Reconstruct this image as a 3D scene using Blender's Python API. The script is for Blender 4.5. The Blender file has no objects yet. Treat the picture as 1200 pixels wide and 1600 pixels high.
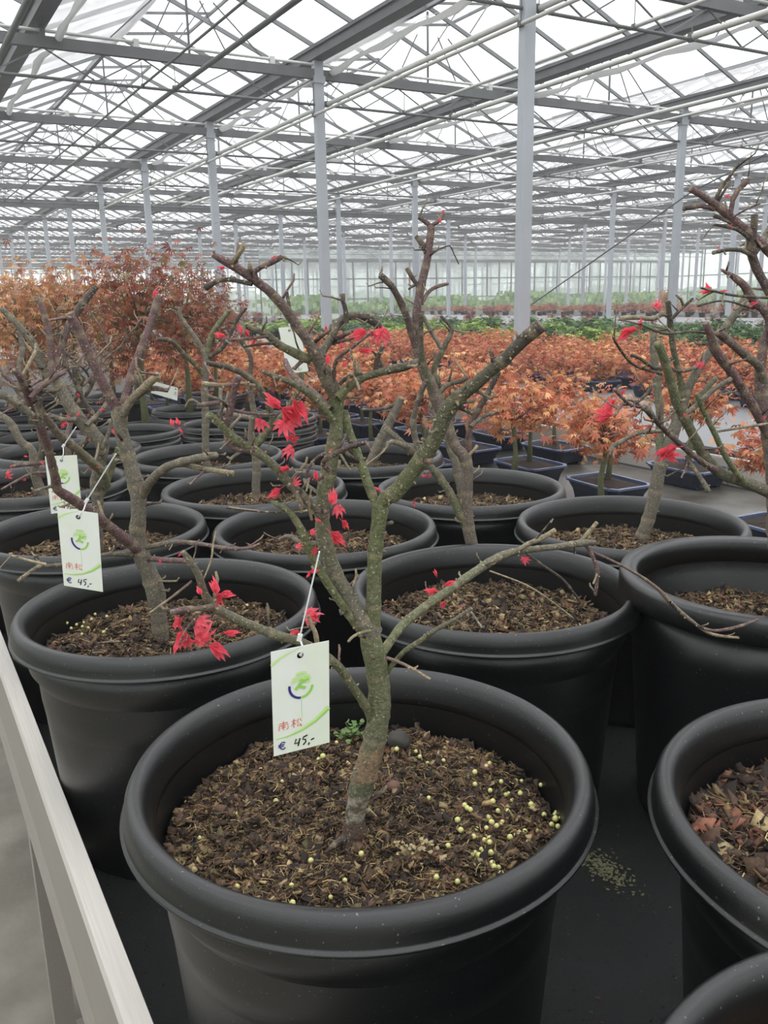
import bpy, math, random
import numpy as np
from mathutils import Vector, Matrix, noise

# ------------------------------------------------------------------ camera, sky, exposure
sc = bpy.context.scene
COL = sc.collection
random.seed(7)
RG = np.random.default_rng(7)
CAMZ = 1.5
F = 1338.0
RT = Vector((0.86538, -0.50071, -0.02013)); UP = Vector((0.1382, 0.19984, 0.97003)); FW = Vector((0.48168, 0.84223, -0.24214))
FH = Vector((0.48168, 0.84223, 0)).normalized()
C0 = Vector((0, 0, CAMZ))
cd = bpy.data.cameras.new('camera'); cam = bpy.data.objects.new('camera', cd); COL.objects.link(cam)
cd.sensor_width = 36; cd.lens = 36 * F / 1600; cd.clip_start = .02; cd.clip_end = 400
M = Matrix((RT, UP, -FW)).transposed().to_4x4(); M.translation = C0
cam.matrix_world = M
sc.camera = cam
w = bpy.data.worlds.new('overcast_sky'); sc.world = w; w.use_nodes = True
nt = w.node_tree; nt.nodes.clear()
wo = nt.nodes.new('ShaderNodeOutputWorld'); bg = nt.nodes.new('ShaderNodeBackground')
tc = nt.nodes.new('ShaderNodeTexCoord'); sp = nt.nodes.new('ShaderNodeSeparateXYZ'); cr = nt.nodes.new('ShaderNodeValToRGB')
nt.links.new(tc.outputs['Generated'], sp.inputs[0]); nt.links.new(sp.outputs['Z'], cr.inputs[0])
cr.color_ramp.elements[0].position = 0.0; cr.color_ramp.elements[0].color = (.74, .75, .765, 1)
cr.color_ramp.elements[1].position = .55; cr.color_ramp.elements[1].color = (.975, .982, 1, 1)
nt.links.new(cr.outputs[0], bg.inputs[0]); bg.inputs[1].default_value = 1.55
nt.links.new(bg.outputs[0], wo.inputs[0])
vs = sc.view_settings; vs.view_transform = 'Standard'; vs.look = 'None'; vs.gamma = 1; vs.exposure = 0.98; vs.use_curve_mapping = False
sc.cycles.transparent_max_bounces = 32; sc.cycles.max_bounces = 6; sc.cycles.diffuse_bounces = 3; sc.cycles.glossy_bounces = 3
sc.cycles.caustics_reflective = False; sc.cycles.caustics_refractive = False


def ray(px, py):
    return FW + RT * ((px - 600) / F) - UP * ((py - 800) / F)
def at(px, py, D):            # point seen at a pixel, D metres ahead of the camera measured level
    v = ray(px, py); s = D / v.dot(FH); return C0 + v * s
def scl(px, py, D):           # metres per pixel there
    return (D / ray(px, py).dot(FH)) / F
def onz(px, py, z):
    v = ray(px, py); return C0 + v * ((z - CAMZ) / v.z)
def onx(px, py, x):
    v = ray(px, py); return C0 + v * (x / v.x)

# ------------------------------------------------------------------ materials
def rgb(*c):                  # sRGB 0..255 -> linear
    return tuple(((v / 255) / 12.92 if v / 255 <= .04045 else ((v / 255 + .055) / 1.055) ** 2.4) for v in c)
def mat(name, col, rough=.6, metal=0, var=0, vscale=20, bump=0, bscale=80, spec=.5, attr=None, trans=0, stretch=None, col2=None):
    m = bpy.data.materials.new(name); m.use_nodes = True; t = m.node_tree; n = t.nodes; L = t.links
    b = n['Principled BSDF']; b.inputs['Roughness'].default_value = rough; b.inputs['Metallic'].default_value = metal
    b.inputs['Specular IOR Level'].default_value = spec
    out = None
    tcn = n.new('ShaderNodeTexCoord'); src = tcn.outputs['Object']
    if stretch:
        mp = n.new('ShaderNodeMapping'); mp.inputs['Scale'].default_value = stretch; L.new(src, mp.inputs[0]); src = mp.outputs[0]
    if attr:
        a = n.new('ShaderNodeAttribute'); a.attribute_name = attr; out = a.outputs['Color']
    if var or col2:
        nz = n.new('ShaderNodeTexNoise'); nz.inputs['Scale'].default_value = vscale; nz.inputs['Detail'].default_value = 6
        L.new(src, nz.inputs['Vector'])
        if col2:
            mr = n.new('ShaderNodeMapRange'); mr.inputs[1].default_value = .38; mr.inputs[2].default_value = .62; L.new(nz.outputs[0], mr.inputs[0])
            mx = n.new('ShaderNodeMix'); mx.data_type = 'RGBA'; L.new(mr.outputs[0], mx.inputs[0])
            mx.inputs[6].default_value = (*col, 1); mx.inputs[7].default_value = (*col2, 1); out = mx.outputs[2]
        else:
            mr = n.new('ShaderNodeMapRange'); mr.inputs[1].default_value = .25; mr.inputs[2].default_value = .75
            mr.inputs[3].default_value = 1 - var; mr.inputs[4].default_value = 1 + var; L.new(nz.outputs[0], mr.inputs[0])
            mx = n.new('ShaderNodeMix'); mx.data_type = 'RGBA'; mx.blend_type = 'MULTIPLY'; mx.inputs[0].default_value = 1
            if out: L.new(out, mx.inputs[6])
            else: mx.inputs[6].default_value = (*col, 1)
            L.new(mr.outputs[0], mx.inputs[7]); out = mx.outputs[2]
    if out: L.new(out, b.inputs['Base Color'])
    else: b.inputs['Base Color'].default_value = (*col, 1)
    if bump:
        nb = n.new('ShaderNodeTexNoise'); nb.inputs['Scale'].default_value = bscale; nb.inputs['Detail'].default_value = 4; L.new(src, nb.inputs['Vector'])
        bp = n.new('ShaderNodeBump'); bp.inputs['Strength'].default_value = bump; bp.inputs['Distance'].default_value = .002
        L.new(nb.outputs[0], bp.inputs['Height']); L.new(bp.outputs[0], b.inputs['Normal'])
    if trans:
        tl = n.new('ShaderNodeBsdfTranslucent'); ms = n.new('ShaderNodeMixShader'); ms.inputs[0].default_value = trans
        if out: L.new(out, tl.inputs[0])
        else: tl.inputs[0].default_value = (*col, 1)
        L.new(b.outputs[0], ms.inputs[1]); L.new(tl.outputs[0], ms.inputs[2]); L.new(ms.outputs[0], n['Material Output'].inputs[0])
    return m
def glass_mat(name, clear, dirt_haze, body, rough=.02):
    m = bpy.data.materials.new(name); m.use_nodes = True; t = m.node_tree; n = t.nodes; L = t.links; n.remove(n['Principled BSDF'])
    tr = n.new('ShaderNodeBsdfTransparent'); tr.inputs[0].default_value = (*clear, 1)
    df = n.new('ShaderNodeBsdfDiffuse'); df.inputs[0].default_value = (*body, 1)
    tl = n.new('ShaderNodeBsdfTranslucent'); tl.inputs[0].default_value = (*body, 1)
    m1 = n.new('ShaderNodeMixShader'); L.new(df.outputs[0], m1.inputs[1]); L.new(tl.outputs[0], m1.inputs[2])
    nz = n.new('ShaderNodeTexNoise'); nz.inputs['Scale'].default_value = 1.3; nz.inputs['Detail'].default_value = 5
    tcn = n.new('ShaderNodeTexCoord'); L.new(tcn.outputs['Object'], nz.inputs['Vector'])
    mr = n.new('ShaderNodeMapRange'); mr.inputs[1].default_value = .3; mr.inputs[2].default_value = .7
    mr.inputs[3].default_value = dirt_haze * .5; mr.inputs[4].default_value = dirt_haze * 1.5; L.new(nz.outputs[0], mr.inputs[0])
    m2 = n.new('ShaderNodeMixShader'); L.new(mr.outputs[0], m2.inputs[0]); L.new(tr.outputs[0], m2.inputs[1]); L.new(m1.outputs[0], m2.inputs[2])
    gl = n.new('ShaderNodeBsdfGlossy'); gl.inputs['Roughness'].default_value = rough
    lw = n.new('ShaderNodeLayerWeight'); lw.inputs[0].default_value = .5
    pw = n.new('ShaderNodeMath'); pw.operation = 'POWER'; L.new(lw.outputs['Facing'], pw.inputs[0]); pw.inputs[1].default_value = 5
    fr = n.new('ShaderNodeMath'); fr.operation = 'MULTIPLY_ADD'; L.new(pw.outputs[0], fr.inputs[0]); fr.inputs[1].default_value = .5; fr.inputs[2].default_value = .04
    m3 = n.new('ShaderNodeMixShader'); L.new(fr.outputs[0], m3.inputs[0]); L.new(m2.outputs[0], m3.inputs[1]); L.new(gl.outputs[0], m3.inputs[2])
    L.new(m3.outputs[0], n['Material Output'].inputs[0]); return m

MT = dict(
    pot=mat('black_plastic', rgb(6, 7, 8), rough=.36, var=.2, vscale=6, bump=.12, bscale=600, spec=.68),
    bark=mat('bark', (0, 0, 0), rough=.7, attr='Col', var=.42, vscale=260, bump=.9, bscale=420),
    soil=mat('potting_soil', rgb(44, 34, 27), rough=.95, var=.55, vscale=60, bump=1, bscale=260),
    scrap=mat('soil_scraps', (0, 0, 0), rough=.9, attr='Col', var=.3, vscale=300),
    leaf=mat('red_leaf', rgb(236, 96, 112), rough=.42, var=.28, vscale=2.2, trans=.35),
    foliage=mat('maple_foliage', (0, 0, 0), rough=.65, attr='Col', trans=.35),
    needle=mat('green_foliage', (0, 0, 0), rough=.7, attr='Col', trans=.2),
    cloth=mat('ground_cloth', rgb(22, 24, 24), rough=.55, var=.6, vscale=9, bump=1, bscale=520, spec=.5),
    mud=mat('wet_bench_liner', rgb(66, 62, 55), rough=.35, col2=rgb(98, 96, 90), vscale=5, bump=.5, bscale=120),
    alu=mat('aluminium', rgb(205, 204, 198), rough=.38, metal=.75, var=.10, vscale=7, stretch=(60, 1, 60), bump=.08, bscale=90),
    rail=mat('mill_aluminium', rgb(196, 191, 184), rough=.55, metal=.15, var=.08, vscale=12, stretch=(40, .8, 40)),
    railside=mat('darker_aluminium', rgb(152, 146, 139), rough=.55, metal=.3, var=.12, vscale=14, stretch=(50, .6, 50)),
    galv=mat('galvanised_steel', rgb(122, 125, 126), rough=.6, metal=.35, var=.12, vscale=8),
    girder=mat('girder_steel', rgb(98, 100, 101), rough=.6, metal=.3, var=.15, vscale=5),
    column=mat('column_steel', rgb(168, 173, 180), rough=.55, metal=.1, var=.06, vscale=3),
    whitepipe=mat('white_pipe', rgb(196, 197, 194), rough=.4, var=.06, vscale=6),
    concrete=mat('concrete', rgb(150, 145, 134), rough=.85, col2=rgb(118, 113, 103), vscale=3.5, bump=.5, bscale=60),
    greytop=mat('grey_bench_panel', rgb(122, 124, 127), rough=.5, var=.07, vscale=2),
    darkside=mat('dark_bench_edge', rgb(78, 78, 78), rough=.6, var=.1),
    tray=mat('navy_glazed_tray', rgb(22, 30, 52), rough=.3, var=.15, vscale=9, spec=.6),
    trayrim=mat('navy_glazed_tray_rim', rgb(80, 92, 125), rough=.25, spec=.8),
    card=mat('tag_card', rgb(230, 231, 226), rough=.5, col2=rgb(224, 229, 212), vscale=30),
    tie=mat('white_nylon', rgb(232, 232, 232), rough=.4, trans=.15),
    p_blue=mat('ink_blue', rgb(42, 38, 120), rough=.6), p_green=mat('ink_green', rgb(150, 206, 92), rough=.6),
    p_light=mat('ink_light_green', rgb(196, 226, 150), rough=.6),
    p_red=mat('ink_red', rgb(214, 88, 50), rough=.6), p_black=mat('ink_black', rgb(20, 20, 24), rough=.5),
    pellet=mat('fertiliser', rgb(206, 204, 132), rough=.45, var=.1, vscale=200),
    pebble=mat('grey_stone', rgb(98, 96, 90), rough=.9, var=.35, vscale=160, bump=1, bscale=300),
    chunk=mat('red_clay_chunk', rgb(102, 74, 64), rough=.8, var=.3, vscale=200),
    weed=mat('weed_leaf', rgb(112, 142, 84), rough=.6, trans=.25, var=.15, vscale=200),
    weedp=mat('weed_leaf_pale', rgb(176, 160, 120), rough=.6, trans=.2, var=.25, vscale=200),
    straw=mat('dry_straw', rgb(196, 172, 128), rough=.7),
    screen=mat('screen_cloth', rgb(232, 232, 232), rough=.8, trans=.55),
    grass=mat('meadow', rgb(126, 148, 98), rough=.9, col2=rgb(146, 160, 120), vscale=.3),
    glass=glass_mat('roof_glass', (.962, .962, .965), .05, (.86, .87, .88)),
    wallglass=glass_mat('wall_glass', (.86, .90, .88), .62, (.62, .68, .66)),  # heavy milky film: distant haze put into the colour of the wall glass
)

def add_specks(m, col, scale, thr):
    t = m.node_tree; n = t.nodes; L = t.links; b = n['Principled BSDF']; old = b.inputs['Base Color'].links[0].from_socket
    tcn = n.new('ShaderNodeTexCoord'); nz = n.new('ShaderNodeTexNoise'); nz.inputs['Scale'].default_value = scale; nz.inputs['Detail'].default_value = 1
    L.new(tcn.outputs['Object'], nz.inputs['Vector']); mr = n.new('ShaderNodeMapRange'); mr.inputs[1].default_value = thr; mr.inputs[2].default_value = thr + .04; mr.inputs[4].default_value = .75; L.new(nz.outputs[0], mr.inputs[0])
    mx = n.new('ShaderNodeMix'); mx.data_type = 'RGBA'; L.new(mr.outputs[0], mx.inputs[0]); L.new(old, mx.inputs[6]); mx.inputs[7].default_value = (*col, 1); L.new(mx.outputs[2], b.inputs['Base Color'])
add_specks(MT['bark'], rgb(190, 184, 165), 480, .665)
add_specks(MT['pot'], rgb(120, 122, 124), 330, .735)
# ------------------------------------------------------------------ mesh helpers
class MB:
    def __init__(s): s.v = []; s.f = []; s.c = []; s.mi = []
    def add(s, vs_, fs, col=None, mi=0):
        o = len(s.v); s.v.extend([tuple(p) for p in vs_]); s.f.extend([tuple(i + o for i in f) for f in fs]); s.mi.extend([mi] * len(fs))
        if col is not None: s.c.extend(col if isinstance(col, list) else [col] * len(vs_))
    def box(s, lo, hi, mi=0):
        x0, y0, z0 = lo; x1, y1, z1 = hi
        s.add([(x0, y0, z0), (x1, y0, z0), (x1, y1, z0), (x0, y1, z0), (x0, y0, z1), (x1, y0, z1), (x1, y1, z1), (x0, y1, z1)],
              [(0, 3, 2, 1), (4, 5, 6, 7), (0, 1, 5, 4), (1, 2, 6, 5), (2, 3, 7, 6), (3, 0, 4, 7)], mi=mi)
    def bar(s, a, b, wx, wz=None, mi=0):     # a rectangular bar from a to b
        a = Vector(a); b = Vector(b); wz = wz or wx; d = (b - a).normalized()
        u = d.cross(Vector((0, 0, 1))); u = u.normalized() if u.length > 1e-4 else Vector((1, 0, 0)); v = u.cross(d)
        q = [(-1, -1), (1, -1), (1, 1), (-1, 1)]
        s.add([p + u * (i * wx / 2) + v * (j * wz / 2) for p in (a, b) for i, j in q],
              [(0, 1, 2, 3), (7, 6, 5, 4), (0, 4, 5, 1), (1, 5, 6, 2), (2, 6, 7, 3), (3, 7, 4, 0)], mi=mi)
    def tube(s, pts, rad, n=8, cols=None, cap=True, mi=0):
        pts = [Vector(p) for p in pts]
        if not hasattr(rad, '__len__'): rad = [rad] * len(pts)
        t = (pts[1] - pts[0]).normalized(); u = t.orthogonal().normalized(); V = []; Cc = []
        for i, p in enumerate(pts):
            t = (pts[min(i + 1, len(pts) - 1)] - pts[max(i - 1, 0)]).normalized()
            u = (u - t * u.dot(t)).normalized(); v = t.cross(u)
            for k in range(n):
                a = 2 * math.pi * k / n; V.append(p + (u * math.cos(a) + v * math.sin(a)) * rad[i])
                if cols: Cc.append(cols[i])
        Fc = [(i * n + k, i * n + (k + 1) % n, (i + 1) * n + (k + 1) % n, (i + 1) * n + k) for i in range(len(pts) - 1) for k in range(n)]
        if cap: Fc += [tuple(range(n))[::-1], tuple(range((len(pts) - 1) * n, len(pts) * n))]
        s.add(V, Fc, Cc if cols else None, mi)
    def mesh(s, name, mats, smooth=False):
        me = bpy.data.meshes.new(name); me.from_pydata(s.v, [], s.f)
        for m in (mats if isinstance(mats, (list, tuple)) else [mats]): me.materials.append(m)
        if any(s.mi): me.polygons.foreach_set('material_index', s.mi)
        if s.c:
            a = me.color_attributes.new('Col', 'FLOAT_COLOR', 'POINT')
            a.data.foreach_set('color', np.array([(*c, 1) for c in s.c], dtype=np.float32).ravel())
        if smooth: me.polygons.foreach_set('use_smooth', [True] * len(me.polygons))
        me.update(); return me
def npmesh(name, V, Fc, m, col=None, smooth=False):
    me = bpy.data.meshes.new(name); k = Fc.shape[1]
    me.vertices.add(len(V)); me.vertices.foreach_set('co', np.asarray(V, np.float32).ravel())
    me.loops.add(Fc.size); me.loops.foreach_set('vertex_index', Fc.astype(np.int32).ravel())
    me.polygons.add(len(Fc)); me.polygons.foreach_set('loop_start', np.arange(0, Fc.size, k, dtype=np.int32))
    me.update(calc_edges=True); me.validate(); me.materials.append(m)
    if col is not None:
        a = me.color_attributes.new('Col', 'FLOAT_COLOR', 'POINT')
        a.data.foreach_set('color', np.concatenate([col, np.ones((len(col), 1))], 1).astype(np.float32).ravel())
    if smooth: me.polygons.foreach_set('use_smooth', [True] * len(me.polygons))
    return me
def link(name, me, parent=None, loc=None, kind=None, label=None, cat=None, group=None):
    o = bpy.data.objects.new(name, me); COL.objects.link(o)
    if parent is not None:
        o.parent = parent
    if loc is not None: o.location = loc
    for k, v in (('kind', kind), ('label', label), ('category', cat), ('group', group)):
        if v: o[k] = v
    return o
def keep(o, parent):       # parent a world-space mesh below an unrotated chain of parents
    o.parent = parent
    off = Vector((0, 0, 0)); p = parent
    while p is not None: off += Vector(p.location); p = p.parent
    o.location = Vector(o.location) - off
def thing(name, label, cat, loc=(0, 0, 0), group=None, rz=0):
    o = bpy.data.objects.new(name, None); COL.objects.link(o); o.location = loc; o.rotation_euler = (0, 0, rz); o.empty_display_size = .05
    o['label'] = label; o['category'] = cat
    if group: o['group'] = group
    return o
def copytree(o, parent=None):
    c = o.copy(); COL.objects.link(c); c.parent = parent
    for ch in list(o.children): copytree(ch, c)
    return c
def lathe(profile, n=96, caps=False):
    mb = MB(); V = [(r * math.cos(2 * math.pi * k / n), r * math.sin(2 * math.pi * k / n), z) for r, z in profile for k in range(n)]
    mb.add(V, [(i * n + k, i * n + (k + 1) % n, (i + 1) * n + (k + 1) % n, (i + 1) * n + k) for i in range(len(profile) - 1) for k in range(n)]); return mb
def catmull(P, step):
    out = []; n = len(P)
    for i in range(n - 1):
        p0 = P[max(i - 1, 0)]; p1 = P[i]; p2 = P[i + 1]; p3 = P[min(i + 2, n - 1)]
        k = max(1, int(sum((p2[j] - p1[j]) ** 2 for j in range(3)) ** .5 / step))
        for j in range(k):
            t = j / k
            out.append([.5 * ((2 * b) + (c - a) * t + (2 * a - 5 * b + 4 * c - d) * t * t + (3 * b - a - 3 * c + d) * t ** 3) for a, b, c, d in zip(p0, p1, p2, p3)])
    out.append(list(P[-1])); return out

# ================================================================== THE GREENHOUSE
GX = [5.07 + 3.2 * k for k in range(-3, 15)]          # gutters
TY = [6.27 + 4.0 * j for j in range(-3, 17)]          # trusses
Y0, Y1 = TY[0] - 1, TY[-1]
X0, X1 = GX[0], GX[-1]
ZG, ZR = 4.36, 5.12                                   # gutter, ridge
ground = MB(); ground.box((-60, -40, -.3), (140, 160, -.12))
link('ground', ground.mesh('ground', MT['grass']), kind='structure')
fl = MB(); fl.box((X0 - .5, Y0 - .5, -.12), (X1 + .5, Y1 + .5, 0)); link('floor', fl.mesh('floor', MT['concrete']), kind='structure')
# ceiling: gutters are the body, bars and panes hang below it as parts
cg = MB()
for x in GX:
    cg.box((x - .085, Y0, ZG - .04), (x + .085, Y1, ZG + .06)); cg.box((x - .11, Y0, ZG + .06), (x + .11, Y1, ZG + .10))
ceil_ = link('ceiling', cg.mesh('gutters', MT['girder']), kind='structure')
rb = MB()
for x in GX[:-1]: rb.box((x + 1.57, Y0, ZR - .03), (x + 1.63, Y1, ZR + .04))
link('ridge', rb.mesh('ridge', MT['galv']), ceil_, kind='stuff')
barm = MB(); barm.bar((0, 0, 0), (1.6, 0, ZR - ZG - .1), .028, .05); barm = barm.mesh('glazing_bar', MT['galv'])
barm2 = MB(); barm2.bar((0, 0, 0), (-1.6, 0, ZR - ZG - .1), .028, .05); barm2 = barm2.mesh('glazing_bar', MT['galv'])
def pane_me(sgn):
    p = MB(); dz = ZR - ZG - .1; a = [(0.02 * sgn, .02, .03), (1.58 * sgn, .02, .03 + dz * .99), (1.58 * sgn, .98, .03 + dz * .99), (0.02 * sgn, .98, .03)]
    p.add(a, [(0, 1, 2, 3)])
    return p.mesh('glass_pane', MT['glass'])
pm, pm2 = pane_me(1), pane_me(-1)
far_b, far_p = MB(), MB(); nb = npn = 0
y = Y0; ys = []
while y < Y1 - .5: ys.append(y); y += 1.0
dz = ZR - ZG - .1
for gi, x in enumerate(GX[:-1]):
    for yi, y in enumerate(ys):
        for sgn, xb, mb_, mp_ in ((1, x, barm, pm), (-1, x + 3.2, barm2, pm2)):
            near = -1 < x < 15 and 4 < y < 21
            if near and nb < 290:
                link('glazing_bar', mb_, ceil_, (xb, y, ZG + .1)); link('glass_pane', mp_, ceil_, (xb, y, ZG + .1)); nb += 1
            else:
                far_b.bar((xb, y, ZG + .1), (xb + 1.6 * sgn, y, ZR), .028, .05)
                a = [(xb, y + .02, ZG + .13), (xb + 1.58 * sgn, y + .02, ZR + .02), (xb + 1.58 * sgn, y + .98, ZR + .02), (xb, y + .98, ZG + .13)]
                far_p.add(a, [(0, 1, 2, 3)])
link('glazing_bar', far_b.mesh('far_bars', MT['galv']), ceil_, kind='stuff'); link('glass_pane', far_p.mesh('far_panes', MT['glass']), ceil_, kind='stuff')
# opened ridge vents (raised frames with glass) and their push rods
def vent_mesh():
    fr = MB(); ln = 1.0; n_ = [(0, 0, 0), (ln, 0, .12), (ln, 2, .12), (0, 2, 0)]
    for i in range(4): fr.bar(n_[i], n_[(i + 1) % 4], .03, .035)
    fr.bar((0, 1, 0), (ln, 1, .12), .025, .03)
    gl = MB(); gl.add([(q[0], q[1], q[2] + .01) for q in n_], [(0, 1, 2, 3)])
    rd = MB()
    for yy in (.55, 1.45): rd.bar((ln * .75, yy, .09), (ln * .35, yy, -.42), .016)
    return fr.mesh('vent_frame', MT['girder']), gl.mesh('pane', MT['glass']), rd.mesh('push_rod', MT['galv'])
vf, vg, vr = vent_mesh()
for gi in range(1, 11):
    for j in range(1, 10):
        x = GX[gi] + 1.62; y = 3.3 + 4 * j + (gi % 2) * 2.0
        o = link('vent_frame', vf, ceil_, (x, y, ZR + .05)); link('pane', vg, o); link('push_rod', vr, o)
# trusses: one 6.4 m girder per bay per column line
def girder():
    t = MB(); t.box((0, -.035, -.055), (6.4, .035, .055)); t.tube([(0, 0, .11), (6.4, 0, .11)], .017, 8, mi=1); t.tube([(0, -.0, -.34), (6.4, 0, -.34)], .017, 8)
    k = 0; x = 0.1
    while x < 6.2:
        a, b = (-.05, -.33) if k % 2 == 0 else (-.33, -.05)
        t.bar((x, 0, a), (x + .52, 0, b), .014); x += .52; k += 1
    for x in (1.0, 2.6, 4.2, 5.8): t.box((x - .03, -.03, .05), (x + .03, .03, .14), mi=1)
    for x in (.0, 3.2): t.bar((x + .03, 0, .05), (x + .03, 0, .2), .05)
    for x in (1.6, 4.8):        # fan struts up towards the ridge
        for dx in (-.9, -.45, .45, .9): t.bar((x + dx, 0, .1), (x + dx * .35, 0, .62), .013)
        t.bar((x, 0, .05), (x, 0, .9), .022)
    return t.mesh('roof_girder', [MT['girder'], MT['whitepipe']])
gm = girder()
CX = [5.07 + 6.4 * k for k in range(-1, 8)]
for k, x in enumerate(CX[:-1]):
    for j, y in enumerate(TY):
        link('roof_beam', gm, None, (x, y, 4.16), kind='structure')
cm = MB(); cm.box((-.06, -.04, 0), (.06, .04, ZG - .05)); cm.box((-.075, -.055, ZG - .3), (.075, .055, ZG - .22)); cm.box((-.1, -.1, 0), (.1, .1, .02)); cmm = cm.mesh('column', MT['column'])
for x in CX:
    for y in TY:
        if (Vector((x, y, 0)) - Vector((0, 0, 0))).length > 2.5: link('column', cmm, None, (x, y, 0), kind='structure')
# cross main at Y = 4.4 columns on
tb = MB(); ym = 22.4; tb.box((X0, ym - .05, 3.74), (X1, ym + .05, 3.90)); tb.tube([(X0, ym - .1, 3.95), (X1, ym - .1, 3.95)], .025, 8, mi=1)
link('cross_beam', tb.mesh('cross_beam', [MT['galv'], MT['whitepipe']]), kind='structure')
# heating pipes hung below the girders, each a thing of its own with its hangers
pipes = [(1.38, 3.84, .028, 0), (2.91, 3.84, .013, 0), (3.28, 3.84, .026, 0), (5.19, 3.84, .027, 1), (5.0, 3.70, .018, 1), (6.3, 3.84, .017, 1), (7.05, 3.84, .030, 1),
         (9.45, 3.84, .028, 1), (9.95, 3.84, .018, 1), (12.2, 3.84, .026, 1), (12.9, 3.84, .018, 1), (15.6, 3.84, .026, 1), (18.8, 3.84, .026, 1), (22, 3.84, .026, 1), (25.2, 3.84, .026, 1)]
words_n = ['second', 'third', 'fourth', 'fifth', 'sixth', 'seventh', 'eighth', 'ninth', 'tenth', 'eleventh', 'twelfth', 'thirteenth', 'fourteenth', 'fifteenth', 'sixteenth']
for i, (x, z, r, wm) in enumerate(pipes):
    t = thing('heating_pipe', ('thin' if r < .02 else 'thick') + (' pale' if wm else ' dark') + ' pipe hung under the girders, ' + ('leftmost' if i == 0 else words_n[i - 1] + ' from the left') + ' under the roof', 'pipe', (x, 0, z), 'long pipes under the roof')
    p = MB(); p.tube([(0, Y0, 0), (0, ym, 0)], r, 10); link('pipe', p.mesh('pipe', MT['whitepipe' if wm else 'girder'], True), t)
    h = MB()
    for y in TY[:8]: h.tube([(0, y, r), (0, y, 3.98 - z + .1)], .005, 5); h.box((-r * 1.25, y - .02, -r * 1.25), (r * 1.25, y + .02, r * 1.2))
    link('hanger', h.mesh('hanger', MT['girder']), t, kind='stuff')
# bunched screen cloth below the gutters
for i, x in enumerate(GX[1:9]):
    s = MB(); P = []
    n = 0; y = Y0 + 1
    while y < 30: P.append((x + .17 + .02 * math.sin(y * 3.1 + i), y, 4.21 + .02 * math.sin(y * 5 + 2 * i))); y += .35
    s.tube(P, [.034 + .012 * math.sin(k * 1.7) for k in range(len(P))], 7)
    link('screen_cloth', s.mesh('screen_cloth', MT['screen']), None, label='bundle of white screen cloth under the gutter, ' + ('leftmost' if i == 0 else words_n[i - 1] + ' from the left'), cat='screen', group='bundled screens under the gutters')
for (xa, xb, ya, yb) in ((1.95, 3.4, 9.2, 13.4), (1.95, 3.3, 5.6, 8.4), (-1.2, 1.6, 12.5, 18.0), (5.3, 6.4, 9.4, 11.4), (11.6, 13, 7.5, 9.8), (11.6, 13, 12.5, 15.8)):
    s = MB(); V = []; nn = 9
    for a in range(nn):
        for b in range(nn):
            u = a / (nn - 1); v = b / (nn - 1); V.append((xa + (xb - xa) * u, ya + (yb - ya) * v, 4.42 + .62 * u * (xb - xa) / 1.6 * (1 if xb - xa < 2 else .1) + .02 * math.sin(9 * v + 5 * u)))
    s.add(V, [(a * nn + b, (a + 1) * nn + b, (a + 1) * nn + b + 1, a * nn + b + 1) for a in range(nn - 1) for b in range(nn - 1)])
    o = link('insect_screen', s.mesh('insect_screen', MT['screen_thin'] if 'screen_thin' in MT else MT.setdefault('screen_thin', glass_mat('thin_screen', (.86, .86, .86), .55, (.8, .8, .8), .5))), ceil_)
# bracing cables
bc = MB(); bc.tube([onx(1080, 300, 11.27), onx(822, 482, 11.27)], .012, 6); bc.tube([onx(1198, 240, 11.27), onx(1080, 300, 11.27)], .012, 6)
link('bracing_cable', bc.mesh('bracing_cable', MT['girder']), None, label='thin slanting wire brace running down from the tall column to the plants', cat='cable')
# walls: glass in a steel frame
def wall(name, a, b, n, zt=4.4):
    a = Vector(a); b = Vector(b); fr = MB()
    for i in range(n + 1):
        p = a.lerp(b, i / n); fr.bar(p, p + Vector((0, 0, zt)), .07, .07)
    for z, q in ((.25, .5), (1.5, .05), (2.6, .06), (zt, .16)): fr.bar(a + Vector((0, 0, z)), b + Vector((0, 0, z)), .08, q)
    o = link(name, fr.mesh(name, MT['galv']), kind='structure')
    g = MB(); g.add([a, b, b + Vector((0, 0, zt + .6)), a + Vector((0, 0, zt + .6))], [(0, 1, 2, 3)]); link('glass', g.mesh('glass', MT['wallglass']), o)
wall('wall_end', (X0, Y1, 0), (X1, Y1, 0), 40); wall('wall_right', (X1, Y0, 0), (X1, Y1, 0), 60)
wall('wall_left', (X0, Y0, 0), (X0, Y1, 0), 30); wall('wall_front', (X0, Y0, 0), (X1, Y0, 0), 30)
# the damp air of the house, a thin even haze
hm_ = bpy.data.materials.new('damp_air'); hm_.use_nodes = True; hn = hm_.node_tree.nodes; hn.remove(hn['Principled BSDF'])
hv = hn.new('ShaderNodeVolumeScatter'); hv.inputs['Color'].default_value = (.965, .97, .975, 1); hv.inputs['Density'].default_value = .0052; hm_.node_tree.links.new(hv.outputs[0], hn['Material Output'].inputs['Volume'])
hb = MB(); hb.box((X0 - .8, Y0 - .8, -.05), (X1 + .8, Y1 + .8, 5.7)); link('haze', hb.mesh('haze', hm_), kind='stuff', label='thin damp haze filling the glasshouse', cat='haze')
# inner glazed partition far off
wall('wall_partition', (18, TY[12] + 2, 0), (X1, TY[12] + 2, 0), 34, 3.6)

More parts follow.
